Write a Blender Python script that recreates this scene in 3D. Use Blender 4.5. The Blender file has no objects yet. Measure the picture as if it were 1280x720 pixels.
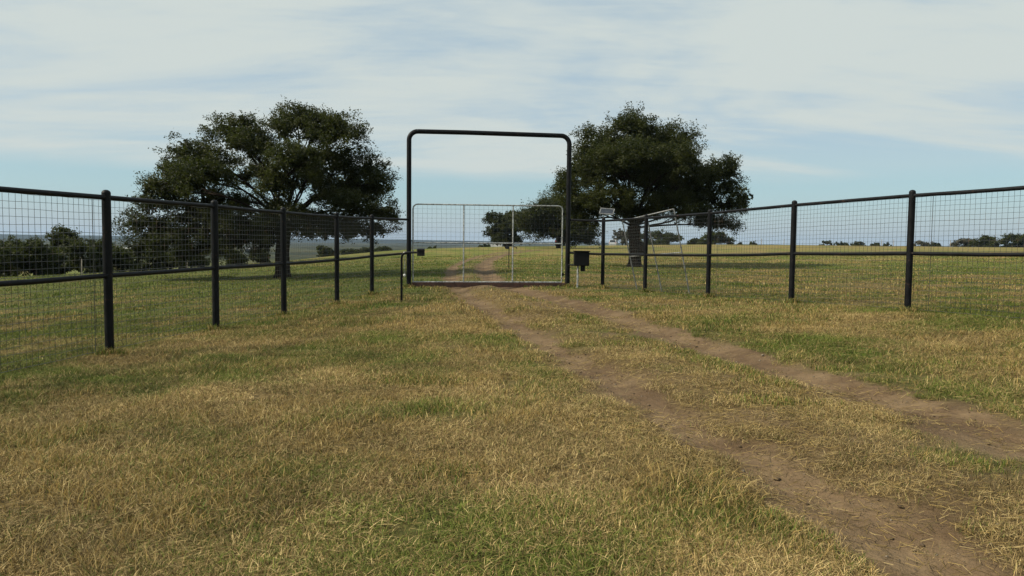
import bpy, math, random
import numpy as np
from mathutils import Matrix, Vector

# ------------------------------------------------------------------ camera, sky, sun, exposure
scene = bpy.context.scene
EYE = 1.6
pitch = math.atan(57 / 930); roll = 0.0105
fw = Vector((0, math.cos(pitch), -math.sin(pitch))); rt0 = Vector((1, 0, 0)); up0 = rt0.cross(fw)
rt = rt0 * math.cos(roll) + up0 * math.sin(roll); up = up0 * math.cos(roll) - rt0 * math.sin(roll)
cam_data = bpy.data.cameras.new('camera'); cam = bpy.data.objects.new('camera', cam_data)
scene.collection.objects.link(cam)
cam_data.sensor_width = 36; cam_data.lens = 36 * 930 / 1280; cam_data.clip_start = 0.1; cam_data.clip_end = 30000
cam.matrix_world = Matrix(((rt.x, up.x, -fw.x, 0), (rt.y, up.y, -fw.y, 0), (rt.z, up.z, -fw.z, EYE), (0, 0, 0, 1)))
scene.camera = cam

SUN_EL = math.radians(41); SUN_AZ = math.atan2(-0.97, -0.22)      # azimuth clockwise from +Y: the sun stands to the left
SKY_STRENGTH = 0.09
SUN_STRENGTH = 4.9
scene.view_settings.view_transform = 'Standard'; scene.view_settings.look = 'None'
scene.view_settings.exposure = 0.26; scene.view_settings.gamma = 1; scene.view_settings.use_curve_mapping = False

world = bpy.data.worlds.new('World'); scene.world = world; world.use_nodes = True
wn = world.node_tree; wn.nodes.clear()


def N(tree, kind, **kw):
    n = tree.nodes.new(kind)
    for k, v in kw.items():
        setattr(n, k, v)
    return n


def math_node(tree, op, a, b=None, c=None, clamp=False):
    n = N(tree, 'ShaderNodeMath', operation=op, use_clamp=clamp)
    for i, v in enumerate((a, b, c)):
        if v is None:
            continue
        if isinstance(v, (int, float)):
            n.inputs[i].default_value = v
        else:
            tree.links.new(v, n.inputs[i])
    return n.outputs[0]


def mix_node(tree, fac, a, b, blend='MIX'):
    n = N(tree, 'ShaderNodeMix', data_type='RGBA', blend_type=blend)
    for sock, v in ((n.inputs[0], fac), (n.inputs[6], a), (n.inputs[7], b)):
        if isinstance(v, (int, float)):
            sock.default_value = v
        elif isinstance(v, tuple):
            sock.default_value = v if len(v) == 4 else (*v, 1)
        else:
            tree.links.new(v, sock)
    return n.outputs[2]


def smooth(tree, v, lo, hi, a=0.0, b=1.0):
    n = N(tree, 'ShaderNodeMapRange', interpolation_type='SMOOTHSTEP')
    tree.links.new(v, n.inputs[0])
    n.inputs[1].default_value = lo; n.inputs[2].default_value = hi
    n.inputs[3].default_value = a; n.inputs[4].default_value = b
    return n.outputs[0]


def noise(tree, vec, scale, detail=4, rough=0.55, dist=0.0, dim='3D'):
    n = N(tree, 'ShaderNodeTexNoise', noise_dimensions=dim)
    if vec is not None:
        tree.links.new(vec, n.inputs['Vector'])
    n.inputs['Scale'].default_value = scale; n.inputs['Detail'].default_value = detail
    n.inputs['Roughness'].default_value = rough; n.inputs['Distortion'].default_value = dist
    return n.outputs[0]


def mapping(tree, vec, rot=(0, 0, 0), scale=(1, 1, 1), loc=(0, 0, 0)):
    n = N(tree, 'ShaderNodeMapping')
    tree.links.new(vec, n.inputs[0])
    n.inputs[1].default_value = loc; n.inputs[2].default_value = rot; n.inputs[3].default_value = scale
    return n.outputs[0]


def build_sky():
    t = wn
    out = N(t, 'ShaderNodeOutputWorld'); bg = N(t, 'ShaderNodeBackground')
    t.links.new(bg.outputs[0], out.inputs[0]); bg.inputs[1].default_value = SKY_STRENGTH
    sky = N(t, 'ShaderNodeTexSky', sky_type='NISHITA', sun_disc=False, sun_elevation=SUN_EL, sun_rotation=SUN_AZ)
    sky.air_density = 1.0; sky.dust_density = 0.6; sky.ozone_density = 1.6
    k = 1 / SKY_STRENGTH
    tc = N(t, 'ShaderNodeTexCoord'); sep = N(t, 'ShaderNodeSeparateXYZ'); t.links.new(tc.outputs['Generated'], sep.inputs[0])
    z = sep.outputs[2]
    zc = math_node(t, 'ADD', math_node(t, 'MAXIMUM', z, 0.0), 0.16)
    comb = N(t, 'ShaderNodeCombineXYZ')
    t.links.new(math_node(t, 'DIVIDE', sep.outputs[0], zc), comb.inputs[0])
    t.links.new(math_node(t, 'DIVIDE', sep.outputs[1], zc), comb.inputs[1])
    p = comb.outputs[0]
    broad = noise(t, mapping(t, p, (0, 0, -0.55), (0.50, 0.85, 1), (14.2, 9.6, 0)), 1.0, 5, 0.58, 0.7)
    streak = noise(t, mapping(t, p, (0, 0, -0.75), (0.65, 1.9, 1), (6.6, 1.1, 0)), 1.3, 8, 0.62, 0.9)
    fine = noise(t, mapping(t, p, (0, 0, 0.40), (1.0, 4.6, 1), (7.3, 0.2, 0)), 2.4, 7, 0.66, 0.6)
    v = math_node(t, 'ADD', math_node(t, 'MULTIPLY', broad, 0.66), math_node(t, 'ADD', math_node(t, 'MULTIPLY', streak, 0.30), math_node(t, 'MULTIPLY', fine, 0.11)))
    thick = smooth(t, v, 0.41, 0.60, 0.26, 1.0)
    # ragged lower edge of the cirrus sheet, a clear strip under it, haze on the horizon
    wob = math_node(t, 'MULTIPLY', math_node(t, 'SUBTRACT', noise(t, mapping(t, tc.outputs['Generated'], (0, 0, 0), (2.5, 2.5, 9)), 1.6, 4, 0.55), 0.5), 0.028)
    edge = smooth(t, math_node(t, 'ADD', z, wob), 0.076, 0.100)
    thick = math_node(t, 'MULTIPLY', thick, edge)
    blue = mix_node(t, smooth(t, z, 0.07, 0.16), (0.335 * k, 0.510 * k, 0.560 * k), (0.310 * k, 0.460 * k, 0.575 * k))
    base = mix_node(t, 0.66, sky.outputs[0], blue)
    hz = smooth(t, z, 0.006, 0.066, 0.80, 0.0)
    base = mix_node(t, hz, base, (0.400 * k, 0.455 * k, 0.480 * k))
    col = mix_node(t, thick, base, (0.520 * k, 0.574 * k, 0.558 * k))
    t.links.new(col, bg.inputs[0])


build_sky()
sun_data = bpy.data.lights.new('sun', 'SUN'); sun_data.energy = SUN_STRENGTH; sun_data.angle = math.radians(5.0)
sun_data.color = (1.0, 0.91, 0.75)
sun = bpy.data.objects.new('sun', sun_data); scene.collection.objects.link(sun)
sun_vec = Vector((math.sin(SUN_AZ) * math.cos(SUN_EL), math.cos(SUN_AZ) * math.cos(SUN_EL), math.sin(SUN_EL)))
sun.rotation_euler = sun_vec.to_track_quat('Z', 'Y').to_euler(); sun.location = sun_vec * 60
scene.cycles.volume_bounces = 1; scene.cycles.max_bounces = 3; scene.cycles.diffuse_bounces = 2; scene.cycles.transparent_max_bounces = 8

COL = scene.collection
random.seed(7); RNG = np.random.default_rng(11)


# ------------------------------------------------------------------ helpers
def tag(o, label=None, cat=None, group=None, kind=None):
    for k, v in (('label', label), ('category', cat), ('group', group), ('kind', kind)):
        if v:
            o[k] = v
    return o


def empty(name, loc, rz=0.0):
    o = bpy.data.objects.new(name, None); COL.objects.link(o); o.empty_display_size = 0.3
    o.location = loc; o.rotation_euler = (0, 0, rz)
    return o


def link(name, me, mat=None, parent=None):
    if mat is not None and not me.materials:
        me.materials.append(mat)
    o = bpy.data.objects.new(name, me); COL.objects.link(o)
    if parent is not None:
        o.parent = parent
    return o


def np_mesh(name, verts, tris=None, quads=None, attrs=None, smooth_shade=False):
    """mesh straight from numpy arrays"""
    me = bpy.data.meshes.new(name)
    verts = np.ascontiguousarray(verts, dtype=np.float32)
    nt = 0 if tris is None else len(tris); nq = 0 if quads is None else len(quads)
    me.vertices.add(len(verts)); me.vertices.foreach_set('co', verts.ravel())
    loops = np.concatenate([a.ravel() for a in (quads, tris) if a is not None and len(a)]).astype(np.int32)
    me.loops.add(len(loops)); me.loops.foreach_set('vertex_index', loops)
    starts = np.concatenate([np.arange(nq) * 4, nq * 4 + np.arange(nt) * 3]).astype(np.int32)
    me.polygons.add(nq + nt); me.polygons.foreach_set('loop_start', starts)
    if smooth_shade:
        me.polygons.foreach_set('use_smooth', np.ones(nq + nt, dtype=bool))
    for k, v in (attrs or {}).items():
        v = np.asarray(v, dtype=np.float32)
        if v.ndim == 1:
            a = me.attributes.new(k, 'FLOAT', 'POINT'); a.data.foreach_set('value', v)
        else:
            a = me.attributes.new(k, 'FLOAT_COLOR', 'POINT')
            a.data.foreach_set('color', np.concatenate([v, np.ones((len(v), 1), np.float32)], 1).ravel())
    me.update(calc_edges=True); me.validate()
    return me


class MB:
    """collects shapes into one mesh"""
    def __init__(self):
        self.v = []; self.f = []; self.s = []

    def add(self, v, f, s=False):
        n = len(self.v); self.v += [tuple(p) for p in v]; self.f += [tuple(i + n for i in q) for q in f]; self.s += [s] * len(f)

    def box(self, c, size, rot=None, bev=0.0):
        cx, cy, cz = c; a, b, h = (s / 2 for s in size)
        R = rot if rot is not None else Matrix.Identity(3)
        e = min(bev, a * .9, b * .9, h * .9)
        if e <= 0:
            pts = [Vector((sx * a, sy * b, sz * h)) for sz in (-1, 1) for sx, sy in ((-1, -1), (1, -1), (1, 1), (-1, 1))]
            f = [(3, 2, 1, 0), (4, 5, 6, 7), (0, 1, 5, 4), (1, 2, 6, 5), (2, 3, 7, 6), (3, 0, 4, 7)]
        else:
            pts = []
            for zz, ins in ((-h, e), (-h + e, 0), (h - e, 0), (h, e)):
                for sx, sy, o in ((-1, -1, 0), (-1, -1, 1), (1, -1, 1), (1, -1, 0), (1, 1, 0), (1, 1, 1), (-1, 1, 1), (-1, 1, 0)):
                    x = a - ins; y = b - ins
                    px = sx * (x - (e if o else 0)); py = sy * (y - (0 if o else e))
                    pts.append(Vector((px, py, zz)))
            f = [tuple(range(7, -1, -1)), tuple(range(24, 32))]
            for k in range(3):
                for i in range(8):
                    j = (i + 1) % 8
                    f.append((k * 8 + i, k * 8 + j, k * 8 + 8 + j, k * 8 + 8 + i))
        self.add([R @ p + Vector(c) for p in pts], f)

    def tube(self, pts, radii, n=10, caps=True, smooth_shade=True):
        pts = [Vector(p) for p in pts]
        if isinstance(radii, (int, float)):
            radii = [radii] * len(pts)
        vs = []; fs = []; prev = None
        for i, p in enumerate(pts):
            d = (pts[min(i + 1, len(pts) - 1)] - pts[max(i - 1, 0)]).normalized()
            if prev is None:
                a = d.orthogonal().normalized()
                if abs(d.z) < 0.9:
                    a = d.cross(Vector((0, 0, 1))).normalized()
            else:
                a = (prev - d * prev.dot(d)).normalized()
            prev = a; b = d.cross(a)
            for k in range(n):
                t = 2 * math.pi * k / n
                vs.append(p + (a * math.cos(t) + b * math.sin(t)) * radii[i])
        for i in range(len(pts) - 1):
            for k in range(n):
                j = (k + 1) % n
                fs.append((i * n + k, i * n + j, (i + 1) * n + j, (i + 1) * n + k))
        self.add(vs, fs, smooth_shade)
        if caps:
            m = len(pts) - 1
            self.add(vs[:n], [tuple(range(n - 1, -1, -1))]); self.add(vs[m * n:], [tuple(range(n))])

    def dome(self, c, r, h, n=12):
        vs = []; fs = []
        for i in range(4):
            a = i * math.pi / 8
            for k in range(n):
                t = 2 * math.pi * k / n
                vs.append((c[0] + r * math.cos(a) * math.cos(t), c[1] + r * math.cos(a) * math.sin(t), c[2] + h * math.sin(a)))
        vs.append((c[0], c[1], c[2] + h))
        for i in range(3):
            for k in range(n):
                j = (k + 1) % n
                fs.append((i * n + k, i * n + j, (i + 1) * n + j, (i + 1) * n + k))
        for k in range(n):
            fs.append((3 * n + k, 3 * n + (k + 1) % n, 4 * n))
        self.add(vs, fs, True)

    def mesh(self, name):
        me = bpy.data.meshes.new(name); me.from_pydata(self.v, [], self.f)
        me.polygons.foreach_set('use_smooth', self.s); me.update(calc_edges=True)
        return me

    def build(self, name, mat, parent=None):
        return link(name, self.mesh(name), mat, parent)


_tab = np.random.default_rng(5).random((256, 256))


def vnoise(x, y):
    xi = np.floor(x).astype(int); yi = np.floor(y).astype(int); fx = x - xi; fy = y - yi
    fx = fx * fx * (3 - 2 * fx); fy = fy * fy * (3 - 2 * fy)
    a = _tab[xi & 255, yi & 255]; b = _tab[(xi + 1) & 255, yi & 255]; c = _tab[xi & 255, (yi + 1) & 255]; d = _tab[(xi + 1) & 255, (yi + 1) & 255]
    return (a * (1 - fx) + b * fx) * (1 - fy) + (c * (1 - fx) + d * fx) * fy


def fbm(x, y, octv=4, seed=0.0):
    s = 0; a = 0.5; tot = 0
    for o in range(octv):
        f = 2 ** o
        s = s + a * vnoise(x * f + seed + 17.3 * o, y * f + seed * 1.7 + 9.1 * o); tot += a; a *= 0.5
    return s / tot


def sstep(v, lo, hi):
    t = np.clip((v - lo) / (hi - lo), 0, 1)
    return t * t * (3 - 2 * t)


# ------------------------------------------------------------------ the lie of the land
LPOST = [(-6.94, 5.25, -.16), (-6.50, 8.22, -.14), (-6.07, 11.16, -.12), (-5.63, 14.10, -.10), (-5.21, 16.95, -.10), (-4.745, 20.12, -.08), (-4.325, 22.93, -.03)]
RPOST = [(3.18, 26.14, .06), (4.24, 23.70, .09), (5.50, 20.84, .14), (6.765, 17.97, .24), (8.04, 15.07, .30), (9.30, 12.20, .34), (10.57, 9.30, .36)]
GL = Vector((-3.6, 25.9, .03)); GR = Vector((1.97, 26.5, .10))
CTRL = np.array(LPOST + RPOST + [tuple(GL), tuple(GR),
    (0, 0, 0), (0, -9, 0), (-9, -6, -.25), (9, -6, .2), (-13, 6, -.42), (15, 5, .40), (0, 8, .03), (-3, 9, -.03), (-1.5, 15, .03), (1.5, 20, .09), (3.0, 12, .08), (5, 8, .08), (-3.2, 18, -.02),
    (-1, 34, .11), (-2.5, 45, .15), (-11.28, 36.5, -.24), (-24, 38, -.45), (-19.5, 54, -.40), (-14, 78, .05), (-13, 100, .50), (0, 130, .85), (10, 150, .98),
    (8.05, 49, .11), (1, 72, .35), (22, 22, .42), (30, 42, .42), (42, 80, .80), (65, 60, .85), (25, 110, .90), (47, 170, 1.56), (117, 170, 1.58), (110, 100, 1.25), (80, 20, .9), (-40, 10, -.8), (-30, -10, -.6), (50, -10, .6)], float)


def _tps(r2):
    return np.where(r2 > 0, 0.5 * r2 * np.log(r2 + 1e-12), 0)


def _fit():
    P = CTRL[:, :2] / 20; n = len(P)
    K = _tps(((P[:, None] - P[None]) ** 2).sum(-1)) + np.eye(n) * 2e-3
    Q = np.c_[np.ones(n), P]; A = np.block([[K, Q], [Q.T, np.zeros((3, 3))]])
    return P, np.linalg.solve(A, np.r_[CTRL[:, 2], 0, 0, 0])


_P, _W = _fit()
CREST = np.array([(-400, -60), (-60, 5), (-45, 15), (-31, 28), (-25, 40), (-20, 56), (-15, 80), (-12, 104), (0, 134), (12, 155), (50, 178), (130, 182), (300, 150), (900, 100)], float)
# wheel ruts of the track, left and right
RUT_L = [(3.0, -4), (2.6, 0), (2.3, 2.4), (2.16, 3.7), (1.98, 4.74), (1.82, 5.54), (1.62, 6.41), (1.39, 7.61), (1.14, 8.81), (.84, 10.23), (.47, 12.3), (-.08, 15.2), (-.83, 19.2), (-1.55, 23.6), (-2.1, 27.5), (-2.75, 33), (-3.4, 42.2), (-3.75, 52), (-3.7, 64), (-2.6, 76), (.5, 92), (9, 118), (25, 150)]
RUT_R = [(5.2, -4), (4.9, 0), (4.6, 3.2), (4.23, 6.19), (4.02, 7.34), (3.82, 8.25), (3.58, 9.02), (3.33, 10.14), (3.07, 11.38), (2.77, 12.76), (2.36, 14.6), (2.0, 16.8), (1.5, 19.5), (.75, 22.7), (-.1, 26), (-.62, 28.9), (-1.0, 33), (-1.56, 41), (-1.85, 52), (-1.75, 64), (-.6, 76), (2.5, 92), (11.5, 117), (27, 148)]


def catmull(pts, step=0.12):
    pts = np.array(pts, float); P = np.vstack([2 * pts[0] - pts[1], pts, 2 * pts[-1] - pts[-2]]); out = []
    for i in range(1, len(P) - 2):
        n = max(2, int(np.linalg.norm(P[i + 1] - P[i]) / max(step, 0.012 * max(P[i][1], 1))))
        t = np.linspace(0, 1, n, endpoint=False)[:, None]
        a, b, c, d = P[i - 1], P[i], P[i + 1], P[i + 2]
        out.append(0.5 * (2 * b + (c - a) * t + (2 * a - 5 * b + 4 * c - d) * t ** 2 + (3 * b - a - 3 * c + d) * t ** 3))
    return np.vstack(out + [pts[-1:]])


CL, CR = catmull(RUT_L), catmull(RUT_R)


def rut_dist(x, y):
    """sideways distance from each wheel rut"""
    xl = np.interp(y, CL[:, 1], CL[:, 0]); xr = np.interp(y, CR[:, 1], CR[:, 0])
    sl = np.interp(y, CL[:, 1], np.gradient(CL[:, 0], CL[:, 1])); sr = np.interp(y, CR[:, 1], np.gradient(CR[:, 0], CR[:, 1]))
    return (x - xl) / np.sqrt(1 + sl ** 2), (x - xr) / np.sqrt(1 + sr ** 2)


def height(x, y):
    x = np.asarray(x, float); y = np.asarray(y, float); sh = x.shape
    x = x.ravel(); y = y.ravel()
    X = np.clip(x, -60, 140) / 20; Y = np.clip(y, -20, 190) / 20
    h = _W[-3] + _W[-2] * X + _W[-1] * Y
    for (px, py), w in zip(_P, _W[:-3]):
        h = h + w * _tps((X - px) ** 2 + (Y - py) ** 2)
    h = np.clip(h, -1.4, 1.75)
    yc = np.interp(x, CREST[:, 0], CREST[:, 1])
    d = np.full(x.shape, 1e9)
    for a, b in zip(CREST[:-1], CREST[1:]):
        ab = b - a; t = np.clip(((x - a[0]) * ab[0] + (y - a[1]) * ab[1]) / (ab @ ab), 0, 1)
        d = np.minimum(d, np.hypot(x - a[0] - ab[0] * t, y - a[1] - ab[1] * t))
    d = np.where(y > yc, d, 0)
    left = 1 - sstep(x, -10, 60)
    drop = (1 - np.exp(-(d / 55) ** 1.6)) * (2.0 + 7.5 * left) + (1 - np.exp(-(d / 500) ** 2)) * 5.5 * (1 - left)
    h = h - drop
    h = h + (fbm(x / 900, y / 900, 3, 3.3) - 0.5) * 7 * sstep(d, 250, 1200)
    near = np.exp(-(np.hypot(x, y - 10) / 70) ** 2)
    h = h + (fbm(x / 2.2, y / 2.2, 3, 1.1) - 0.5) * 0.085 * near + (fbm(x / 0.6, y / 0.6, 2, 8.1) - 0.5) * 0.03 * near - 0.04 * near
    dl, dr = rut_dist(x, y)
    inb = ((y > -4) & (y < 150)) * np.clip(1.2 - y / 120, .1, 1)
    h = h - 0.075 * np.exp(-(dl / 0.34) ** 2) * inb - 0.095 * np.exp(-(dr / 0.36) ** 2) * inb
    h = h + 0.05 * np.exp(-((dl - 0.95) / 0.45) ** 2) * inb
    return h.reshape(sh)


def hz(x, y):
    return float(height(np.array([x]), np.array([y]))[0])


def inside(x, y):
    """1 on the pasture side of the fences"""
    fl = np.interp(y, [p[1] for p in LPOST] + [25.9], [p[0] for p in LPOST] + [-3.6])
    fr = np.interp(-y, [-p[1] for p in RPOST], [p[0] for p in RPOST])
    return np.where(y > 26.2, 1.0, np.where((x < fl) | (x > fr), 1.0, 0.0))


def greenness(x, y):
    ins = inside(x, y)
    n1 = fbm(x / 1.7, y / 1.7, 4, 2.2); n2 = fbm(x / 0.9, y / 0.9, 3, 6.6); n3 = fbm(x / 9, y / 9, 2, 4.4)
    g = 0.11 + 1.6 * (n1 - 0.5) + 1.5 * (n2 - 0.5) + 0.7 * (n3 - .5)
    dl, dr = rut_dist(x, y); g = g - 0.35 * ((dl > -.5) & (dr < .3) & (y < 30)) * (1 - np.exp(-((dr + .75) / .35) ** 2))
    leftside = sstep(-x, -0.5, 4.0)
    g = g + 0.27 * (1 - ins) * leftside
    g = g + ins * np.where(x < -3, 0.68, 0.44)
    # lusher strip between the track and the right-hand fence, and on the bank by the gate
    fr = np.interp(-y, [-p[1] for p in RPOST], [p[0] for p in RPOST])
    g = g + 0.34 * np.exp(-((x - fr + 1.1) / 0.8) ** 2) * (y < 27) * (y > 15)
    g = g + 0.45 * np.exp(-((x + 2.7) / 0.8) ** 2 - ((y - 21.5) / 4.0) ** 2)
    # greener bands across the pasture near the big oaks
    g = g + 0.35 * ins * np.exp(-((y - 47) / 7) ** 2) + 0.3 * ins * np.exp(-((y - 38) / 6) ** 2) * (x < -3)
    # dry crest of the far field on the right
    g = g - 0.38 * ins * sstep(y, 95, 150) * sstep(x, 8, 30)
    return np.clip(g, 0, 1)


def dirtiness(x, y):
    dl, dr = rut_dist(x, y)
    n = fbm(x / 0.8, y / 0.8, 3, 12.0) - 0.5
    n = n + .9 * (fbm(x / .22, y / .22, 3, 15.) - .5); wl = 0.13 + 0.5 * n; wr = 0.30 + 0.5 * n
    d = np.maximum(1 - sstep(np.abs(dl), wl, wl + 0.45), 1 - sstep(np.abs(dr), wr, wr + 0.5))
    d = np.maximum(d, 0.9 * (1 - sstep(np.hypot((x + 1.0) / 2.3, (y - 26.6) / 2.3), 0.5, 1.0)))
    mid = (dl > 0) & (dr < 0)
    d = np.maximum(d, np.where(mid, 0.36 + 0.9 * n, 0))
    return np.clip(d * ((y > -5) & (y < 125)), 0, 1)


# ------------------------------------------------------------------ materials
def new_mat(name, rough=0.8, spec=0.3):
    m = bpy.data.materials.new(name); m.use_nodes = True
    b = m.node_tree.nodes['Principled BSDF']; b.inputs['Roughness'].default_value = rough
    b.inputs['Specular IOR Level'].default_value = spec
    return m, m.node_tree, b


def paint(name, col, rough=0.5, metallic=0.0, vary=0.25, scale=6.0, stain=None, stain_lo=0.58, spec=0.4, bump=0.0):
    m, t, b = new_mat(name, rough, spec)
    tc = N(t, 'ShaderNodeTexCoord'); n1 = noise(t, tc.outputs['Object'], scale, 5, 0.6)
    dark = tuple(c * (1 - vary) for c in col); lite = tuple(min(1, c * (1 + vary)) for c in col)
    c = mix_node(t, smooth(t, n1, 0.3, 0.7), dark, lite)
    if stain:
        n2 = noise(t, mapping(t, tc.outputs['Object'], loc=(3, 8, 1)), scale * 1.7, 6, 0.7)
        c = mix_node(t, smooth(t, n2, stain_lo, stain_lo + 0.10), c, stain)
    t.links.new(c, b.inputs['Base Color']); b.inputs['Metallic'].default_value = metallic
    r = smooth(t, n1, 0.25, 0.75, rough - 0.08, rough + 0.12); t.links.new(r, b.inputs['Roughness'])
    if bump:
        bp = N(t, 'ShaderNodeBump'); bp.inputs['Strength'].default_value = bump; bp.inputs['Distance'].default_value = 0.01
        t.links.new(noise(t, tc.outputs['Object'], scale * 8, 4), bp.inputs['Height']); t.links.new(bp.outputs[0], b.inputs['Normal'])
    return m


M = {}
M['pipe'] = paint('black_pipe', (0.0055, 0.006, 0.007), 0.5, vary=0.35, scale=5, stain=(0.045, 0.024, 0.015), stain_lo=0.60, spec=0.14)
M['wire'] = paint('wire', (0.030, 0.032, 0.031), 0.38, 0.0, spec=0.6, stain=(0.10, 0.06, 0.035), stain_lo=0.55, scale=3)
M['galv'] = paint('galvanised', (0.36, 0.37, 0.36), 0.5, 0.5, vary=0.35, scale=11, stain=(0.11, 0.105, 0.095), stain_lo=0.52)
M['dull'] = paint('dull_galvanised', (0.20, 0.205, 0.20), 0.6, 0.2, vary=0.4, scale=9, stain=(0.07, 0.065, 0.06), stain_lo=0.52)
M['rust'] = paint('rusty_steel', (0.060, 0.030, 0.022), 0.8, vary=0.4, scale=9, stain=(0.11, 0.05, 0.03))
M['blackbox'] = paint('black_plastic', (0.006, 0.006, 0.0065), 0.6, vary=0.2, spec=0.12)
M['greybox'] = paint('grey_plastic', (0.014, 0.014, 0.015), 0.55, spec=0.15)
M['white'] = paint('white_plastic', (0.75, 0.75, 0.73), 0.45, vary=0.06)
M['solar'] = paint('solar_cells', (0.025, 0.028, 0.035), 0.2, vary=0.2, spec=0.5)
M['bark'] = paint('oak_bark', (0.027, 0.021, 0.016), 0.95, vary=0.45, scale=4, bump=0.8, spec=0.1)
M['wood'] = paint('weathered_wood', (0.24, 0.21, 0.17), 0.9, vary=0.3, scale=6)
M['tyre'] = paint('tyre_rubber', (0.015, 0.015, 0.015), 0.85)
M['darkcar'] = paint('dark_car_paint', (0.012, 0.013, 0.016), 0.3, vary=0.1, spec=0.5)
M['whitecar'] = paint('white_car_paint', (0.40, 0.42, 0.44), 0.3, vary=0.05, spec=0.5)
M['carglass'] = paint('car_glass', (0.02, 0.025, 0.03), 0.1, vary=0.1, spec=0.6)
M['lamp'] = paint('lamp_red', (0.35, 0.02, 0.02), 0.3)
M['barnwall'] = paint('barn_wall', (0.20, 0.205, 0.205), 0.6, vary=0.12, scale=1.2)
M['barnroof'] = paint('barn_roof', (0.24, 0.235, 0.21), 0.5, vary=0.15, scale=0.6)
M['barndark'] = paint('barn_opening', (0.03, 0.03, 0.03), 0.8)


def leaf_material(name, dark, lite, trans=0.28):
    m = bpy.data.materials.new(name); m.use_nodes = True; t = m.node_tree
    b = t.nodes['Principled BSDF']; out = t.nodes['Material Output']
    b.inputs['Roughness'].default_value = 0.6; b.inputs['Specular IOR Level'].default_value = 0.22
    at = N(t, 'ShaderNodeAttribute', attribute_name='tint')
    c = mix_node(t, at.outputs['Fac'], dark, lite); t.links.new(c, b.inputs['Base Color'])
    tr = N(t, 'ShaderNodeBsdfTranslucent')
    t.links.new(mix_node(t, 0.5, c, (0.10, 0.13, 0.02)), tr.inputs[0])
    mx = N(t, 'ShaderNodeMixShader'); mx.inputs[0].default_value = trans
    t.links.new(b.outputs[0], mx.inputs[1]); t.links.new(tr.outputs[0], mx.inputs[2]); t.links.new(mx.outputs[0], out.inputs[0])
    return m


M['oakleaf'] = leaf_material('oak_leaf', (0.013, 0.018, 0.005), (0.046, 0.050, 0.011))
M['brushleaf'] = leaf_material('brush_leaf', (0.014, 0.020, 0.006), (0.056, 0.066, 0.012))
M['greyleaf'] = leaf_material('grey_brush_leaf', (0.055, 0.055, 0.042), (0.115, 0.110, 0.080), 0.2)


def grass_material(name, trans=0.25):
    m = bpy.data.materials.new(name); m.use_nodes = True; t = m.node_tree
    b = t.nodes['Principled BSDF']; out = t.nodes['Material Output']
    b.inputs['Roughness'].default_value = 0.7; b.inputs['Specular IOR Level'].default_value = 0.2
    at = N(t, 'ShaderNodeAttribute', attribute_name='tint'); t.links.new(at.outputs['Color'], b.inputs['Base Color'])
    tr = N(t, 'ShaderNodeBsdfTranslucent'); t.links.new(at.outputs['Color'], tr.inputs[0])
    mx = N(t, 'ShaderNodeMixShader'); mx.inputs[0].default_value = trans
    t.links.new(b.outputs[0], mx.inputs[1]); t.links.new(tr.outputs[0], mx.inputs[2]); t.links.new(mx.outputs[0], out.inputs[0])
    return m


M['grass'] = grass_material('grass_blade')


def dirt_colour(t, pos):
    n1 = noise(t, pos, 0.8, 6, 0.65); n2 = noise(t, pos, 9, 5, 0.65); n3 = noise(t, mapping(t, pos, loc=(5, 9, 2)), 2.2, 5, 0.6)
    c = mix_node(t, smooth(t, n1, 0.35, 0.65), (0.104, 0.066, 0.036), (0.192, 0.132, 0.073))
    c = mix_node(t, smooth(t, n3, 0.50, 0.68, 0, 0.45), c, (0.145, 0.094, 0.052))
    c = mix_node(t, smooth(t, n2, 0.25, 0.75, 0.0, 1.0), mix_node(t, 0.30, c, (0.05, 0.038, 0.028)), c)
    v = N(t, 'ShaderNodeTexVoronoi'); t.links.new(pos, v.inputs['Vector']); v.inputs['Scale'].default_value = 26
    peb = math_node(t, 'MULTIPLY', smooth(t, v.outputs['Distance'], 0.10, 0.22, 1, 0), smooth(t, noise(t, pos, 5, 3), 0.5, 0.62))
    c = mix_node(t, math_node(t, 'MULTIPLY', peb, 0.55), c, (0.30, 0.25, 0.19))
    return c, n2, peb


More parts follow.
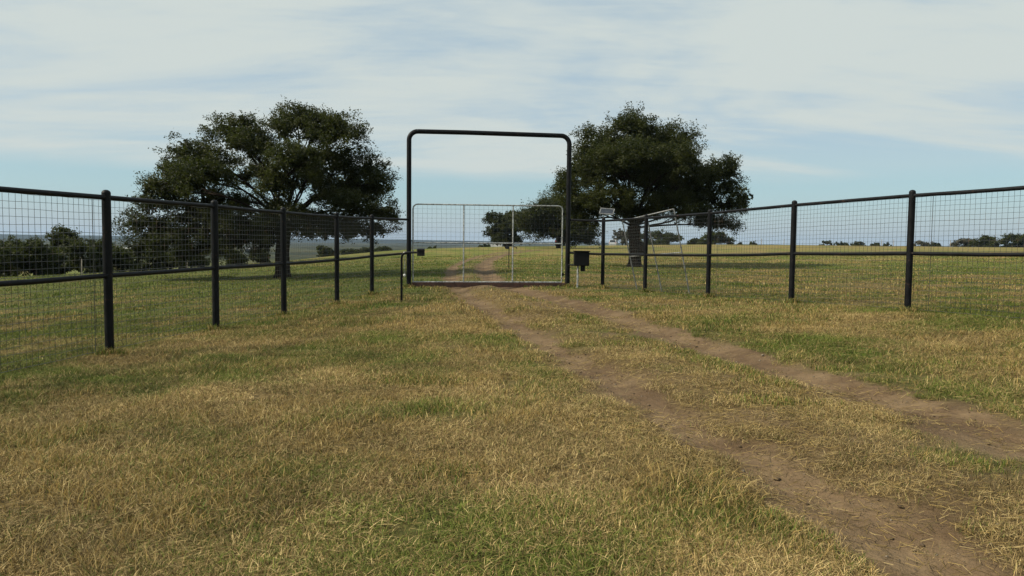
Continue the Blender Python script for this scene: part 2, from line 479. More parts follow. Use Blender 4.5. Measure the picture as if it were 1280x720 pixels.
def ground_material():
    m, t, b = new_mat('ground', 0.95, 0.1)
    geo = N(t, 'ShaderNodeNewGeometry'); pos = geo.outputs['Position']
    g = N(t, 'ShaderNodeAttribute', attribute_name='green').outputs['Fac']
    d = N(t, 'ShaderNodeAttribute', attribute_name='dirt').outputs['Fac']
    f = N(t, 'ShaderNodeAttribute', attribute_name='far').outputs['Fac']
    ff = N(t, 'ShaderNodeAttribute', attribute_name='forest').outputs['Fac']
    n1 = noise(t, pos, 3.0, 6, 0.65); n2 = noise(t, pos, 22, 5, 0.7); n3 = noise(t, pos, 0.35, 5, 0.6)
    gg = math_node(t, 'ADD', g, math_node(t, 'MULTIPLY', math_node(t, 'SUBTRACT', n1, 0.5), 0.9), clamp=True)
    straw = mix_node(t, smooth(t, n2, 0.3, 0.7), (0.060, 0.043, 0.020), (0.210, 0.150, 0.062))
    green = mix_node(t, smooth(t, n2, 0.3, 0.7), (0.034, 0.042, 0.011), (0.098, 0.112, 0.025))
    near = mix_node(t, gg, straw, green)
    # pasture further off, where blades can no longer be told apart
    straw2 = mix_node(t, smooth(t, n3, 0.35, 0.65), (0.165, 0.122, 0.044), (0.225, 0.166, 0.064))
    green2 = mix_node(t, smooth(t, n1, 0.3, 0.7), (0.086, 0.104, 0.020), (0.130, 0.146, 0.032))
    farc = mix_node(t, gg, straw2, green2)
    c = mix_node(t, f, near, farc)
    dc, dn, peb = dirt_colour(t, pos)
    c = mix_node(t, math_node(t, 'MULTIPLY', d, smooth(t, math_node(t, 'ADD', n1, math_node(t, 'MULTIPLY', d, 0.5)), 0.45, 0.75)), c, dc)
    nf = noise(t, pos, 0.006, 6, 0.6)
    fc = mix_node(t, smooth(t, nf, 0.42, 0.56), (0.062, 0.062, 0.030), (0.016, 0.022, 0.013))
    c = mix_node(t, ff, c, fc)
    t.links.new(c, b.inputs['Base Color'])
    bp = N(t, 'ShaderNodeBump'); bp.inputs['Strength'].default_value = 0.8; bp.inputs['Distance'].default_value = 0.04
    hh = math_node(t, 'ADD', n2, math_node(t, 'MULTIPLY', n1, 0.8)); t.links.new(hh, bp.inputs['Height']); t.links.new(bp.outputs[0], b.inputs['Normal'])
    return m


def dirt_material():
    m, t, b = new_mat('track_dirt', 0.95, 0.1)
    geo = N(t, 'ShaderNodeNewGeometry'); c, n2, peb = dirt_colour(t, geo.outputs['Position'])
    t.links.new(c, b.inputs['Base Color'])
    bp = N(t, 'ShaderNodeBump'); bp.inputs['Strength'].default_value = 0.9; bp.inputs['Distance'].default_value = 0.045
    t.links.new(math_node(t, 'ADD', n2, math_node(t, 'MULTIPLY', peb, 0.6)), bp.inputs['Height']); t.links.new(bp.outputs[0], b.inputs['Normal'])
    return m


M['ground'] = ground_material(); M['dirt'] = dirt_material()


# ------------------------------------------------------------------ ground, track, far hills
def build_ground():
    n = 370
    u = np.linspace(-1, 1, n)
    gx = 3.2 * np.sinh(8.4 * u); gy = 10 + 3.6 * np.sinh(8.3 * u)
    X, Y = np.meshgrid(gx, gy); Z = height(X, Y)
    idx = np.arange(n * n).reshape(n, n)
    q = np.stack([idx[:-1, :-1], idx[:-1, 1:], idx[1:, 1:], idx[1:, :-1]], -1).reshape(-1, 4)
    x, y = X.ravel(), Y.ravel(); r = np.hypot(x, y)
    yc = np.interp(x, CREST[:, 0], CREST[:, 1])
    me = np_mesh('ground', np.c_[x, y, Z.ravel()], quads=q, smooth_shade=True,
                 attrs={'green': greenness(x, y), 'dirt': dirtiness(x, y) * sstep(-y, -115, -90), 'far': sstep(r, 25, 75), 'forest': sstep(y - yc, 150, 500)})
    tag(link('ground', me, M['ground']), kind='structure')


def build_track():
    """two bare wheel ruts with ragged edges, a few millimetres above the ground sheet"""
    vs = []; qs = []; off = 0
    for C, w0, sd in ((CL, 0.27, 1.0), (CR, 0.45, 5.0)):
        C = C[(C[:, 1] > -3.5) & (C[:, 1] < 92)]
        T = np.gradient(C, axis=0); T /= np.linalg.norm(T, axis=1)[:, None]; Nn = np.c_[T[:, 1], -T[:, 0]]
        s = np.r_[0, np.cumsum(np.linalg.norm(np.diff(C, axis=0), axis=1))]
        wa = w0 * (0.2 + 1.0 * fbm(s / 1.1, s * 0 + sd, 3, sd) + .8 * (fbm(s / .22, s * 0 + sd, 3, sd + 3) - .2)); wb = w0 * (0.2 + 1.0 * fbm(s / 1.1, s * 0 + sd, 3, sd + 7) + .8 * (fbm(s / .22, s * 0 + sd, 3, sd + 5) - .2))
        gap = np.clip((92 - C[:, 1]) / 40, 0.15, 1); wa *= gap; wb *= gap
        m = 7
        for k in range(m):
            t = k / (m - 1); o = -wa * (1 - t) + wb * t
            P = C + Nn * o[:, None]
            lift = 0.007 - 0.012 * (1 if k in (0, m - 1) else 0)
            vs.append(np.c_[P, height(P[:, 0], P[:, 1]) + lift])
        nc = len(C); base = off + np.arange(m)[:, None] * nc + np.arange(nc)[None]
        qs.append(np.stack([base[:-1, :-1], base[1:, :-1], base[1:, 1:], base[:-1, 1:]], -1).reshape(-1, 4)); off += m * nc
    me = np_mesh('dirt_track', np.vstack(vs), quads=np.vstack(qs), smooth_shade=True)
    tag(link('dirt_track', me, M['dirt']), kind='structure')


def build_hills():
    """low wooded rise far across the valley"""
    a = np.radians(np.linspace(-75, 75, 260)); vs = []; m = 5
    prof = 12 + 17 * fbm(a * 6, a * 0 + 2, 3, 2.0) + 5 * fbm(a * 40, a * 0 + 4, 3, 5.0)
    prof = prof * (0.55 + 0.45 * sstep(-a, -0.3, 0.9))
    for k, (r, z) in enumerate(((3900, -14), (4200, .45), (4600, 1.0), (5000, .8), (5400, -14))):
        zz = np.full_like(a, -14.0) if z < 0 else -6 + prof * z
        vs.append(np.c_[r * np.sin(a), r * np.cos(a), zz])
    n = len(a); b = np.arange(m)[:, None] * n + np.arange(n)[None]
    q = np.stack([b[:-1, :-1], b[:-1, 1:], b[1:, 1:], b[1:, :-1]], -1).reshape(-1, 4)
    mt = paint('far_woods', (0.020, 0.026, 0.016), 0.95, vary=0.4, scale=0.01, spec=0.05)
    tag(link('hills', np_mesh('hills', np.vstack(vs), quads=q, smooth_shade=True), mt), kind='structure')


build_ground(); build_track(); build_hills()


# ------------------------------------------------------------------ fences
def pipe(a, b, r, n=12):
    m = MB(); m.tube([a, b], r, n); return m


def wire_mesh(a, b, za, zb, off, top=2.36, seed=0):
    """square wire mesh hung on the pasture side of the posts, a and b are post feet"""
    rr = random.Random(seed); m = MB()
    a = Vector((a[0], a[1], 0)); b = Vector((b[0], b[1], 0)); L = (b - a).length; d = (b - a) / L
    nrm = Vector((-d.y, d.x, 0)) * off
    rad = 0.0029
    nv = max(2, round(L / 0.102)); ph = rr.random()

    def z0(s): return za + (zb - za) * s / L
    for i in range(nv):
        s = (i + 0.2 + 0.6 * ph) / nv * L; w = rr.uniform(-.004, .004)
        p = a + d * s + nrm
        m.tube([p + Vector((0, 0, z0(s) + 0.02)), p + d * w + Vector((0, 0, z0(s) + 1.2)), p + Vector((0, 0, z0(s) + top))], rad, 3, False)
    nh = 23
    for j in range(nh + 1):
        zz = 0.03 + (top - 0.03) * j / nh; pts = []
        for i in range(8):
            s = L * i / 7
            pts.append(a + d * s + nrm + Vector((0, 0, z0(s) + zz + rr.uniform(-.007, .007))))
        m.tube(pts, rad if j % 6 else rad * 1.35, 3, False)
    return m


def build_fence(name, posts, ends, label, off, stays):
    root = empty(name, (posts[len(posts) // 2][0], posts[len(posts) // 2][1], posts[len(posts) // 2][2]))
    tag(root, label, 'fence')
    o0 = Vector(root.location)

    def P(m, nm, mat, par=None, kind=None):
        m.v = [tuple(Vector(v) - o0) for v in m.v]
        ob = m.build(nm, mat, root if par is None else par)
        if kind:
            ob['kind'] = kind
        return ob
    for (x, y, z) in posts:
        m = MB(); g = hz(x, y) - 0.25
        m.tube([(x, y, g), (x, y, z + .05), (x, y, z + 1.1), (x, y, z + 1.16), (x, y, z + 2.395)], [.0635, .0635, .0632, .066, .0635], 16, True)
        po = P(m, 'post', M['pipe'])
        m = MB(); m.dome((x, y, z + 2.392), 0.0645, 0.05, 16); P(m, 'cap', M['pipe'], po)
    chain = [ends] + posts if math.dist(ends[:2], posts[0][:2]) < math.dist(ends[:2], posts[-1][:2]) else posts + [ends]
    for i in range(len(chain) - 1):
        a, b = chain[i], chain[i + 1]
        d = (Vector(b) - Vector(a)).normalized()
        for nm, zz, r in (('top_rail', 2.325, 0.037), ('middle_rail', 1.16, 0.037)):
            pa = Vector((a[0], a[1], a[2] + zz)); pb = Vector((b[0], b[1], b[2] + zz)); m = MB()
            mid = (pa + pb) / 2 + Vector((0, 0, random.uniform(-.012, .004)))
            m.tube([pa, mid, pb], r, 12); P(m, nm, M['pipe'])
        P(wire_mesh(a, b, a[2], b[2], off, 2.29, i), 'wire_mesh', M['wire'], kind='stuff')
    for (x, y, z) in stays:
        m = MB(); m.tube([(x, y, z), (x, y, z + 2.29)], 0.0055, 5); P(m, 'stay_wire', M['wire'])
    return root


def along(P, i, t, off):
    a, b = Vector(P[i]), Vector(P[i + 1]); p = a.lerp(b, t); d = (b - a).normalized()
    return (p.x - d.y * off, p.y + d.x * off, p.z)


build_fence('pipe_fence', LPOST, tuple(GL), 'black pipe and wire mesh fence running up the left side to the gate', 0.072,
            [along(LPOST, 1, 0.93, 0.072)])
RCH = [tuple(GR)] + RPOST
build_fence('pipe_fence', RPOST, tuple(GR), 'black pipe and wire mesh fence on the right, running from the gate', 0.072,
            [along(RCH, 5, 0.13, 0.072), along(RCH, 3, 0.09, 0.072)])


# ------------------------------------------------------------------ gateway
def build_gateway():
    root = empty('gate_arch', ((GL.x + GR.x) / 2, (GL.y + GR.y) / 2, hz(-.8, 26.2)))
    tag(root, 'tall black pipe arch with rounded corners spanning the gateway', 'gate arch')
    o0 = Vector(root.location)

    def P(m, nm, mat):
        m.v = [tuple(Vector(v) - o0) for v in m.v]; return m.build(nm, mat, root)
    a = GL.copy(); b = GR.copy(); zt_a, zt_b = 5.385, 5.365; rc = 0.30; R = 0.083
    d = (b - a); d.z = 0; d.normalize()
    pts = [Vector((a.x, a.y, a.z - 0.3)), Vector((a.x, a.y, zt_a - rc))]
    for k in range(1, 9):
        t = k / 8 * math.pi / 2
        pts.append(Vector((a.x, a.y, zt_a - rc)) + d * (rc - rc * math.cos(t)) + Vector((0, 0, rc * math.sin(t))))
    m = MB(); m.tube(pts, R, 16); P(m, 'post', M['pipe'])
    ptb = [Vector((b.x, b.y, b.z - 0.3)), Vector((b.x, b.y, zt_b - rc))]
    for k in range(1, 9):
        t = k / 8 * math.pi / 2
        ptb.append(Vector((b.x, b.y, zt_b - rc)) - d * (rc - rc * math.cos(t)) + Vector((0, 0, rc * math.sin(t))))
    m = MB(); m.tube(ptb, R, 16); P(m, 'post', M['pipe'])
    m = MB(); pa, pb = pts[-1], ptb[-1]
    m.tube([pa, pa.lerp(pb, .33) + Vector((0, 0, .012)), pa.lerp(pb, .66) + Vector((0, 0, .006)), pb], R - 0.002, 16); P(m, 'crossbar', M['pipe'])
    # rusty steel threshold between the posts
    m = MB(); c = a.lerp(b, 0.5); c.z = 0.095
    ang = math.atan2(b.y - a.y, b.x - a.x)
    m.box(c, ((b - a).length - 0.18, 0.16, 0.16), Matrix.Rotation(ang, 3, 'Z'), 0.008); P(m, 'threshold', M['rust'])


def build_gate():
    A = Vector((-3.46, 25.92, 0.19)); B = Vector((1.765, 26.47, 0.20)); H_ = 2.70
    root = empty('swing_gate', (B.x, B.y, B.z)); tag(root, 'closed galvanised pipe and wire mesh gate hung under the black arch', 'gate')
    o0 = Vector(root.location); d = (B - A); L = d.length; d.normalize(); r = 0.025

    def P(m, nm, mat, kind=None):
        m.v = [tuple(Vector(v) - o0) for v in m.v]; o = m.build(nm, mat, root)
        if kind:
            o['kind'] = kind
        return o

    def at(s, z): return A + d * s + Vector((0, 0, z))
    pts = [at(0, 0), at(0, H_ - .16)] + [at(.16 - .16 * math.cos(k * math.pi / 8), H_ - .16 + .16 * math.sin(k * math.pi / 8)) for k in range(1, 5)]
    pts += [at(L - .16 + .16 * math.sin(k * math.pi / 8), H_ - .16 + .16 * math.cos(k * math.pi / 8)) for k in range(0, 5)] + [at(L, 0)]
    m = MB(); m.tube(pts, r, 10); P(m, 'frame', M['galv'])
    m = MB(); m.tube([at(0, 0), at(L, 0)], r, 10); P(m, 'bottom_rail', M['galv'])
    m = MB(); m.tube([at(0.02, 1.37), at(L - 0.02, 1.37)], r * .95, 10); P(m, 'middle_rail', M['galv'])
    for s in (L * 0.335, L * 0.665):
        m = MB(); m.tube([at(s, 0.01), at(s, H_ - .01)], r * .95, 10); P(m, 'upright', M['galv'])
    m = MB(); rr = random.Random(4); off = Vector((-d.y, d.x, 0)) * 0.02
    n = 32
    for i in range(1, n):
        s = L * i / n; m.tube([at(s, 0.02) + off, at(s + rr.uniform(-.006, .006), 1.3) + off, at(s, H_ - .02) + off], 0.003, 3, False)
    for j in range(1, 17):
        z = H_ * j / 17; m.tube([at(L * k / 6, z + rr.uniform(-.006, .006)) + off for k in range(7)], 0.003, 3, False)
    P(m, 'wire_mesh', M['wire'], 'stuff')
    for z in (0.28, 2.42):
        m = MB(); p = at(L, z); m.tube([p, p + d * 0.20], 0.014, 6); m.tube([p + d * .03 + Vector((0, 0, -.05)), p + d * .03 + Vector((0, 0, .05))], 0.042, 8)
        P(m, 'hinge', M['pipe'])
    m = MB(); p = at(0, 1.43); m.tube([p, p - d * .14], 0.016, 6); m.tube([p, p + Vector((0, 0, -.12))], .012, 6); P(m, 'latch', M['pipe'])


def build_keypad():
    x, y = -3.063, 20.6; g = hz(x, y)
    root = empty('keypad_stand', (x, y, g)); tag(root, 'thin black gooseneck keypad stand left of the gate', 'keypad stand')
    m = MB(); pts = [(0, 0, -.15), (0, 0, 1.20)] + [(.16 - .16 * math.cos(k * math.pi / 10), -.05 * k / 5, 1.20 + .16 * math.sin(k * math.pi / 10)) for k in range(1, 6)] + [(0.44, -.10, 1.365)]
    m.tube(pts, 0.031, 10); m.build('pole', M['pipe'], root)
    m = MB(); m.box((0.545, -.10, 1.37), (0.20, 0.13, 0.20), None, 0.012); bx = m.build('keypad_box', M['greybox'], root)
    m = MB(); m.box((0.545, -.168, 1.43), (0.23, 0.05, 0.02), None, 0.004); m.build('hood', M['greybox'], bx)


def build_control_box():
    x, y = 2.42, 26.05; g = hz(x, y)
    root = empty('gate_opener_box', (x, y, g)); tag(root, 'black gate opener box on the rail right of the arch', 'control box')
    m = MB(); m.box((0, 0, 1.055 - g), (0.53, 0.26, 0.50), None, 0.02); bx = m.build('housing', M['blackbox'], root)
    m = MB(); m.box((0, -.01, 1.318 - g), (0.57, 0.32, 0.03), None, 0.008); m.build('lid', M['blackbox'], bx)
    m = MB(); m.box((0.05, 0, 0.715 - g), (0.15, 0.16, 0.19), None, 0.01); m.build('battery_box', M['blackbox'], root)
    m = MB(); m.tube([(-.12, .04, -.2), (-.12, .04, 0.82 - g)], 0.036, 10); m.build('conduit', M['galv'], root)
    m = MB(); m.tube([(-.42, .30, .83 - g), (-.2, .06, .83 - g)], 0.026, 8); m.build('bracket', M['pipe'], root)


def build_solar():
    x, y, z = RPOST[0]; zt = z + 2.44
    root = empty('solar_panel', (x, y, zt)); tag(root, 'small silver framed solar panel on top of a fence post', 'solar panel')
    m = MB(); m.tube([(0, 0, -.005), (0, 0, .05), (.09, 0.02, .17)], 0.016, 8); m.build('bracket', M['galv'], root)
    R = Matrix.Rotation(math.radians(-20), 3, 'Z') @ Matrix.Rotation(math.radians(38), 3, 'X') @ Matrix.Rotation(math.radians(6), 3, 'Y')
    c = Vector((.11, 0, .215)); W, Hh, b = 0.50, 0.34, 0.03
    fr = MB()
    for (ox, oy, sx, sy) in ((0, Hh / 2 - b / 2, W, b), (0, -Hh / 2 + b / 2, W, b), (W / 2 - b / 2, 0, b, Hh - 2 * b), (-W / 2 + b / 2, 0, b, Hh - 2 * b)):
        fr.box(c + R @ Vector((ox, oy, 0)), (sx, sy, 0.03), R)
    fr.build('frame', M['dull'], root)
    m = MB(); m.box(c - R @ Vector((0, 0, .004)), (W - 2 * b, Hh - 2 * b, 0.018), R); m.build('cells', M['solar'], root)


def build_chain():
    root = empty('latch_chain', (-3.73, 25.80, 0.35)); tag(root, 'thin hanging chain with two white tags by the left gate post', 'chain')
    m = MB()
    for k in range(14):
        zc = 0.03 + k * 0.058; dx = .012 * math.sin(k)
        ring = [(dx + (.012 * math.cos(t) if k % 2 else 0), (0 if k % 2 else .012 * math.cos(t)), zc + .036 * math.sin(t)) for t in np.linspace(0, 2 * math.pi, 9)]
        m.tube(ring, 0.006, 4, False)
    m.build('links', M['galv'], root)
    for z in (0.03, 0.80):
        m = MB(); m.tube([(0, -.02, z), (0, -.02, z + .02), (0, -.02, z + .075), (0, -.02, z + .09)], [.02, .04, .04, .02], 8); m.build('tag', M['white'], root)


def build_leaning_gate():
    """a spare gate leaf leant against the inside of the right-hand fence"""
    a = Vector(RPOST[0]); b = Vector(RPOST[2]); d = (b - a); d.z = 0; d.normalize(); nrm = Vector((-d.y, d.x, 0))
    T0 = a + d * 1.02 + nrm * 0.13; T1 = T0 + d * 2.90
    root = empty('spare_gate', (T0.x, T0.y, hz(T0.x, T0.y))); tag(root, 'spare galvanised gate leaf leaning on the inside of the right fence', 'gate')
    o0 = Vector(root.location); r = 0.021
    lean = nrm * 0.66
    t0 = Vector((T0.x, T0.y, 2.36)); t1 = Vector((T1.x, T1.y, 2.66))
    b0 = Vector((T0.x, T0.y, 0)) + lean; b1 = Vector((T1.x, T1.y, 0)) + lean
    b0.z = hz(b0.x, b0.y) - .05; b1.z = hz(b1.x, b1.y) - .05

    def at(s, h): return (b0.lerp(b1, s)).lerp(t0.lerp(t1, s), h) - o0
    for nm, pts in (('top_rail', [at(0, 1), at(1, 1)]), ('middle_rail', [at(0, .50), at(1, .50)]), ('bottom_rail', [at(0, .004), at(1, .004)]),
                    ('upright', [at(0, 0), at(0, 1)]), ('upright', [at(.5, 0), at(.5, 1)]), ('upright', [at(1, 0), at(1, 1)])):
        m = MB(); m.tube(pts, r, 8); m.build(nm, M['dull'], root)
    m = MB()
    for i in range(1, 28):
        m.tube([at(i / 28, 0.01), at(i / 28, .99)], 0.0021, 3, False)
    for j in range(1, 22):
        m.tube([at(0, j / 22), at(1, j / 22)], 0.0021, 3, False)
    o = m.build('wire_mesh', M['wire'], root); o['kind'] = 'stuff'


build_gateway(); build_gate(); build_keypad(); build_control_box(); build_solar(); build_chain(); build_leaning_gate()


# ------------------------------------------------------------------ trees
def leaf_mesh(name, centres, size, rng, up_bias=0.35, aspect=0.55, tint=None):
    n = len(centres)
    nr = rng.normal(size=(n, 3)); nr[:, 2] = np.abs(nr[:, 2]) + up_bias; nr /= np.linalg.norm(nr, axis=1)[:, None]
    t = rng.normal(size=(n, 3)); t -= nr * (t * nr).sum(1)[:, None]; t /= np.linalg.norm(t, axis=1)[:, None]
    b = np.cross(nr, t); s = (size * rng.uniform(0.65, 1.35, n))[:, None]
    fold = nr * s * 0.12
    v = np.stack([centres - t * s * .5, centres + b * s * aspect * .5 + fold, centres + t * s * .5, centres - b * s * aspect * .5 + fold], 1).reshape(-1, 3)
    q = np.arange(n * 4).reshape(n, 4)
    tn = rng.uniform(0, 1, n) if tint is None else np.clip(tint + rng.uniform(-.25, .25, n), 0, 1)
    return np_mesh(name, v, quads=q, attrs={'tint': np.repeat(tn, 4)})


def crown_points(lobes, n, rng, clump=0.55, per=150, shell=0.5, fill=1.0):
    """leaf centres gathered in clumps that sit mostly in the outer part of each lobe"""
    vol = np.array([l[3] * l[4] * l[5] for l in lobes]) ** 0.75; vol /= vol.sum()
    out = []; tints = []; nclump = max(3, n // per)
    for l, f in zip(lobes, vol):
        k = max(3, int(round(nclump * f)))
        dirs = rng.normal(size=(k, 3)); dirs /= np.linalg.norm(dirs, axis=1)[:, None]
        dirs[:, 2] = np.where(dirs[:, 2] < -0.55, -dirs[:, 2] * rng.uniform(.2, 1, k), dirs[:, 2])
        rr = (shell ** 3 + (1 - shell ** 3) * rng.random(k)) ** (1 / 3) * rng.uniform(0.84, 1.06, k)
        cc = np.array(l[:3]) + dirs * rr[:, None] * np.array(l[3:6])
        cs = clump * rng.uniform(0.55, 1.35, k)
        for c, s in zip(cc, cs):
            m = int(per * (s / clump) ** 1.6 * fill); kt = 16
            tw = rng.normal(size=(kt, 3)); tw /= np.linalg.norm(tw, axis=1)[:, None]; tw[:, 2] = tw[:, 2] * .75 + .1
            tw *= rng.uniform(.55, 1.2, kt)[:, None] * s
            w = rng.integers(0, kt, m); u = rng.random(m) ** 0.6
            p = tw[w] * u[:, None] + rng.normal(size=(m, 3)) * (0.15 * s * (1.15 - .6 * u))[:, None]
            out.append(c + p); tints.append(np.clip(np.full(m, rng.uniform(0.05, 0.8)) + .25 * (u - .5), 0, 1))
    return np.vstack(out), np.concatenate(tints)


def limb(m, a, b, ra, rb, rng, sag=0.0, n=6, sides=7):
    a = Vector(a); b = Vector(b); L = (b - a).length; pts = []; rad = []
    w = Vector(rng.normal(size=3) * L * 0.06)
    for i in range(n + 1):
        t = i / n
        p = a.lerp(b, t) + w * math.sin(t * math.pi) + Vector((0, 0, sag * L * math.sin(t * math.pi)))
        pts.append(p + Vector(rng.normal(size=3) * ra * 0.18 * (0 if i in (0, n) else 1))); rad.append(ra + (rb - ra) * t ** 0.8)
    m.tube(pts, rad, sides, False)
    return pts


def build_tree(name, label, base, trunk, lobes, n, leaf, seed, mat, group=None, clump=0.55, per=150, shell=0.5, cat='tree', extra=None, core=0):
    """trunk: list of (x,y,z,r) from the ground to the fork, in metres from the foot"""
    rng = np.random.default_rng(seed); root = empty(name, base); tag(root, label, cat, group)
    m = MB(); tp = [Vector(t[:3]) for t in trunk]; tr = [t[3] for t in trunk]
    pts = []; rad = []
    for i in range(len(tp) - 1):
        for k in range(4):
            t = k / 4; pts.append(tp[i].lerp(tp[i + 1], t)); rad.append(tr[i] + (tr[i + 1] - tr[i]) * t)
    pts.append(tp[-1]); rad.append(tr[-1]); m.tube(pts, rad, 14, False)
    if extra:
        extra(m)
    fork = tp[-1]; fr = tr[-1]
    for l in lobes:
        c = Vector(l[:3]); dist = (c - fork).length
        f0 = tp[-2].lerp(tp[-1], 0.75 + 0.25 * rng.random())
        q = limb(m, f0, c, fr * min(0.34, 0.10 + 0.05 * l[3]), fr * 0.06 + 0.012, rng, 0.10, 7)
        for k in range(4):
            s = q[3 + (k % 4)]
            dv = rng.normal(size=3); dv /= np.linalg.norm(dv); dv[2] = abs(dv[2]) * .8 - .1
            e = c + Vector(dv * np.array(l[3:6]) * 0.85)
            limb(m, s, e, fr * 0.07 + 0.01, 0.009, rng, 0.06, 4, 5)
    m.build('trunk', M['bark'], root)
    P, T = crown_points(lobes, n, rng, clump, per, shell)
    size = np.full(len(P), leaf)
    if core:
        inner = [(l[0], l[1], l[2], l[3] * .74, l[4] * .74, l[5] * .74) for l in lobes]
        P2, T2 = crown_points(inner, core, rng, clump * .8, per // 2, 0.0); T2 = T2 * .4  # big inner leaves added to block light, the crown's inner shade tinted in
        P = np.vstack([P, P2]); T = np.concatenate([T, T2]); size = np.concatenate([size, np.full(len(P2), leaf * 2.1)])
    link('crown', leaf_mesh('crown', P, size, rng, tint=T), mat, root)
    return root


def px_lobes(rows, bx, by, s):
    """rows: horizontal and vertical offsets measured on the elevation drawing of the tree, scaled to metres"""
    return [((x - bx) * s, dy, (by - y) * s, rx * s, ry, rz * s) for (x, y, rx, rz, dy, ry) in rows]


OAK1 = px_lobes([
    (372, 163, 42, 33, 0.3, 2.2), (425, 180, 40, 40, -.5, 2.2), (458, 228, 33, 38, .4, 2.0), (478, 272, 24, 26, -.3, 1.6), (392, 158, 30, 22, 1.2, 1.6),
    (298, 174, 42, 31, .2, 2.2), (252, 208, 47, 36, -.4, 2.2), (212, 250, 42, 40, .2, 2.1), (188, 288, 28, 32, -.2, 1.8), (240, 280, 40, 34, .6, 2.0), (300, 284, 38, 24, -1.2, 1.6),
    (425, 282, 40, 16, .2, 1.8), (285, 232, 40, 32, -2.6, 2.0), (392, 215, 38, 36, -2.8, 2.0), (428, 240, 38, 34, 2.6, 2.0), (300, 215, 34, 34, 2.8, 2.0), (368, 275, 34, 20, -2.2, 1.6), (345, 262, 42, 20, 1.6, 1.8), (270, 258, 44, 26, 1.4, 2.0), (440, 258, 38, 24, -1.2, 1.8), (395, 280, 38, 18, 1.0, 1.8), (415, 246, 30, 24, .6, 1.8), (362, 240, 30, 22, -1.8, 1.6), (322, 190, 30, 24, -1.0, 2.0), (225, 228, 34, 30, 1.6, 1.8), (352, 288, 34, 14, -.6, 1.4), (200, 298, 28, 22, .8, 1.4), (258, 298, 36, 20, -.4, 1.6), (312, 294, 36, 15, .9, 1.6), (350, 298, 26, 9, -1.4, 1.2), (405, 292, 40, 11, -.9, 1.5), (452, 290, 34, 13, .9, 1.4), (418, 210, 32, 28, .2, 2.2), (372, 222, 30, 26, 1.6, 1.8), (188, 312, 24, 18, -.5, 1.3), (236, 318, 32, 17, .9, 1.5), (292, 308, 32, 16, .2, 1.4), (292, 316, 12, 18, -1.6, .8), (326, 306, 10, 16, .8, .7), (222, 306, 30, 15, -1.4, 1.2)], 353, 347, 0.0392)
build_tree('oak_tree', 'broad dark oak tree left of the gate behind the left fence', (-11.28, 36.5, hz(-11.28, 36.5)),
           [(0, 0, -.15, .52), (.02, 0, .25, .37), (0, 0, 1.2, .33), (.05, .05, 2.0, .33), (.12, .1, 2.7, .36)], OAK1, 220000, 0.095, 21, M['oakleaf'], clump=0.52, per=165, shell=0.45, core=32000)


def burl(m):
    m.tube([(.30, -.12, .75), (.45, -.15, 1.0), (.47, -.15, 1.35), (.34, -.1, 1.65)], [.10, .26, .26, .08], 9, True)


OAK2 = px_lobes([
    (788, 168, 40, 28, 0, 2.4), (745, 188, 36, 32, .4, 2.4), (836, 188, 34, 30, -.4, 2.4), (724, 225, 27, 34, -.3, 2.2), (772, 222, 42, 36, -1.5, 2.4), (828, 228, 42, 36, 1.2, 2.4), (860, 246, 28, 30, -.6, 2.4),
    (906, 224, 21, 33, .4, 1.9), (915, 256, 16, 28, -.5, 1.6), (892, 250, 22, 30, .9, 1.8), (882, 224, 20, 22, -.6, 1.6), (733, 262, 34, 20, .6, 2.0), (780, 262, 36, 13, 2.0, 1.6), (886, 276, 28, 13, .4, 1.6), (856, 266, 26, 14, -1.6, 1.6), (768, 210, 44, 34, -3.4, 2.2), (830, 212, 38, 34, -3.2, 2.2), (765, 205, 40, 34, 3.4, 2.2), (830, 212, 38, 34, 3.4, 2.2), (812, 178, 36, 26, 2.2, 2), (755, 252, 42, 22, -2.2, 2.2), (822, 258, 34, 15, -2.4, 1.8), (850, 250, 40, 24, 2.2, 2.2), (705, 240, 16, 30, .5, 1.6), (795, 268, 40, 12, -.8, 1.6), (728, 280, 26, 12, .3, 1.5), (900, 282, 20, 9, -.8, 1.0)], 793, 333, 0.0527)
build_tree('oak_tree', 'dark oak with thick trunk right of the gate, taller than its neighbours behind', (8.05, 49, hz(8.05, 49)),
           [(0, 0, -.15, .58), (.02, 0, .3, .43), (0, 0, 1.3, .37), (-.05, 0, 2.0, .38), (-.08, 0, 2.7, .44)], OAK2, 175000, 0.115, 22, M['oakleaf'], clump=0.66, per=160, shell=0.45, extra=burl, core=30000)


def simple_lobes(w, h, d, k, rng, low=0.35):
    """an irregular rounded crown w wide, d deep, h high"""
    out = [(0, 0, h * 0.60, w * .32, d * .32, h * .36), (0, 0, h * (.16 + low * .8), w * .36, d * .36, h * .22)]
    for i in range(k):
        a = 2 * math.pi * (i + rng.random() * .6) / k; z = h * rng.uniform(low, 0.74); e = math.sqrt(max(0.1, 1 - ((z / h - .45) / .6) ** 2))
        out.append((math.cos(a) * w * .30 * e, math.sin(a) * d * .30 * e, z, w * rng.uniform(.18, .27), d * rng.uniform(.18, .27), h * rng.uniform(.17, .26)))
    return out


def far_tree(label, px_x, y, w, top, seed, mat, n=5000, name='tree', cat='tree', group=None, low=0.3, leaf=None, k=7, per=60, trunk_h=0.3):
    """px_x: sideways position in metres; top: height of the crown above the camera's eye level"""
    x = px_x; g = hz(x, y); h = EYE + top - g; rng = np.random.default_rng(seed)
    lob = simple_lobes(w, h, w * .8, k, rng, low)
    return build_tree(name, label, (x, y, g), [(0, 0, -.2, .045 * h), (0, 0, h * trunk_h * .5, .032 * h), (0, 0, h * trunk_h, .030 * h)], lob, n, leaf or max(0.10, y * 0.0021), seed + 100, mat, group, clump=max(.35, w * .085), per=per, cat=cat, shell=0.5, core=n // 4)


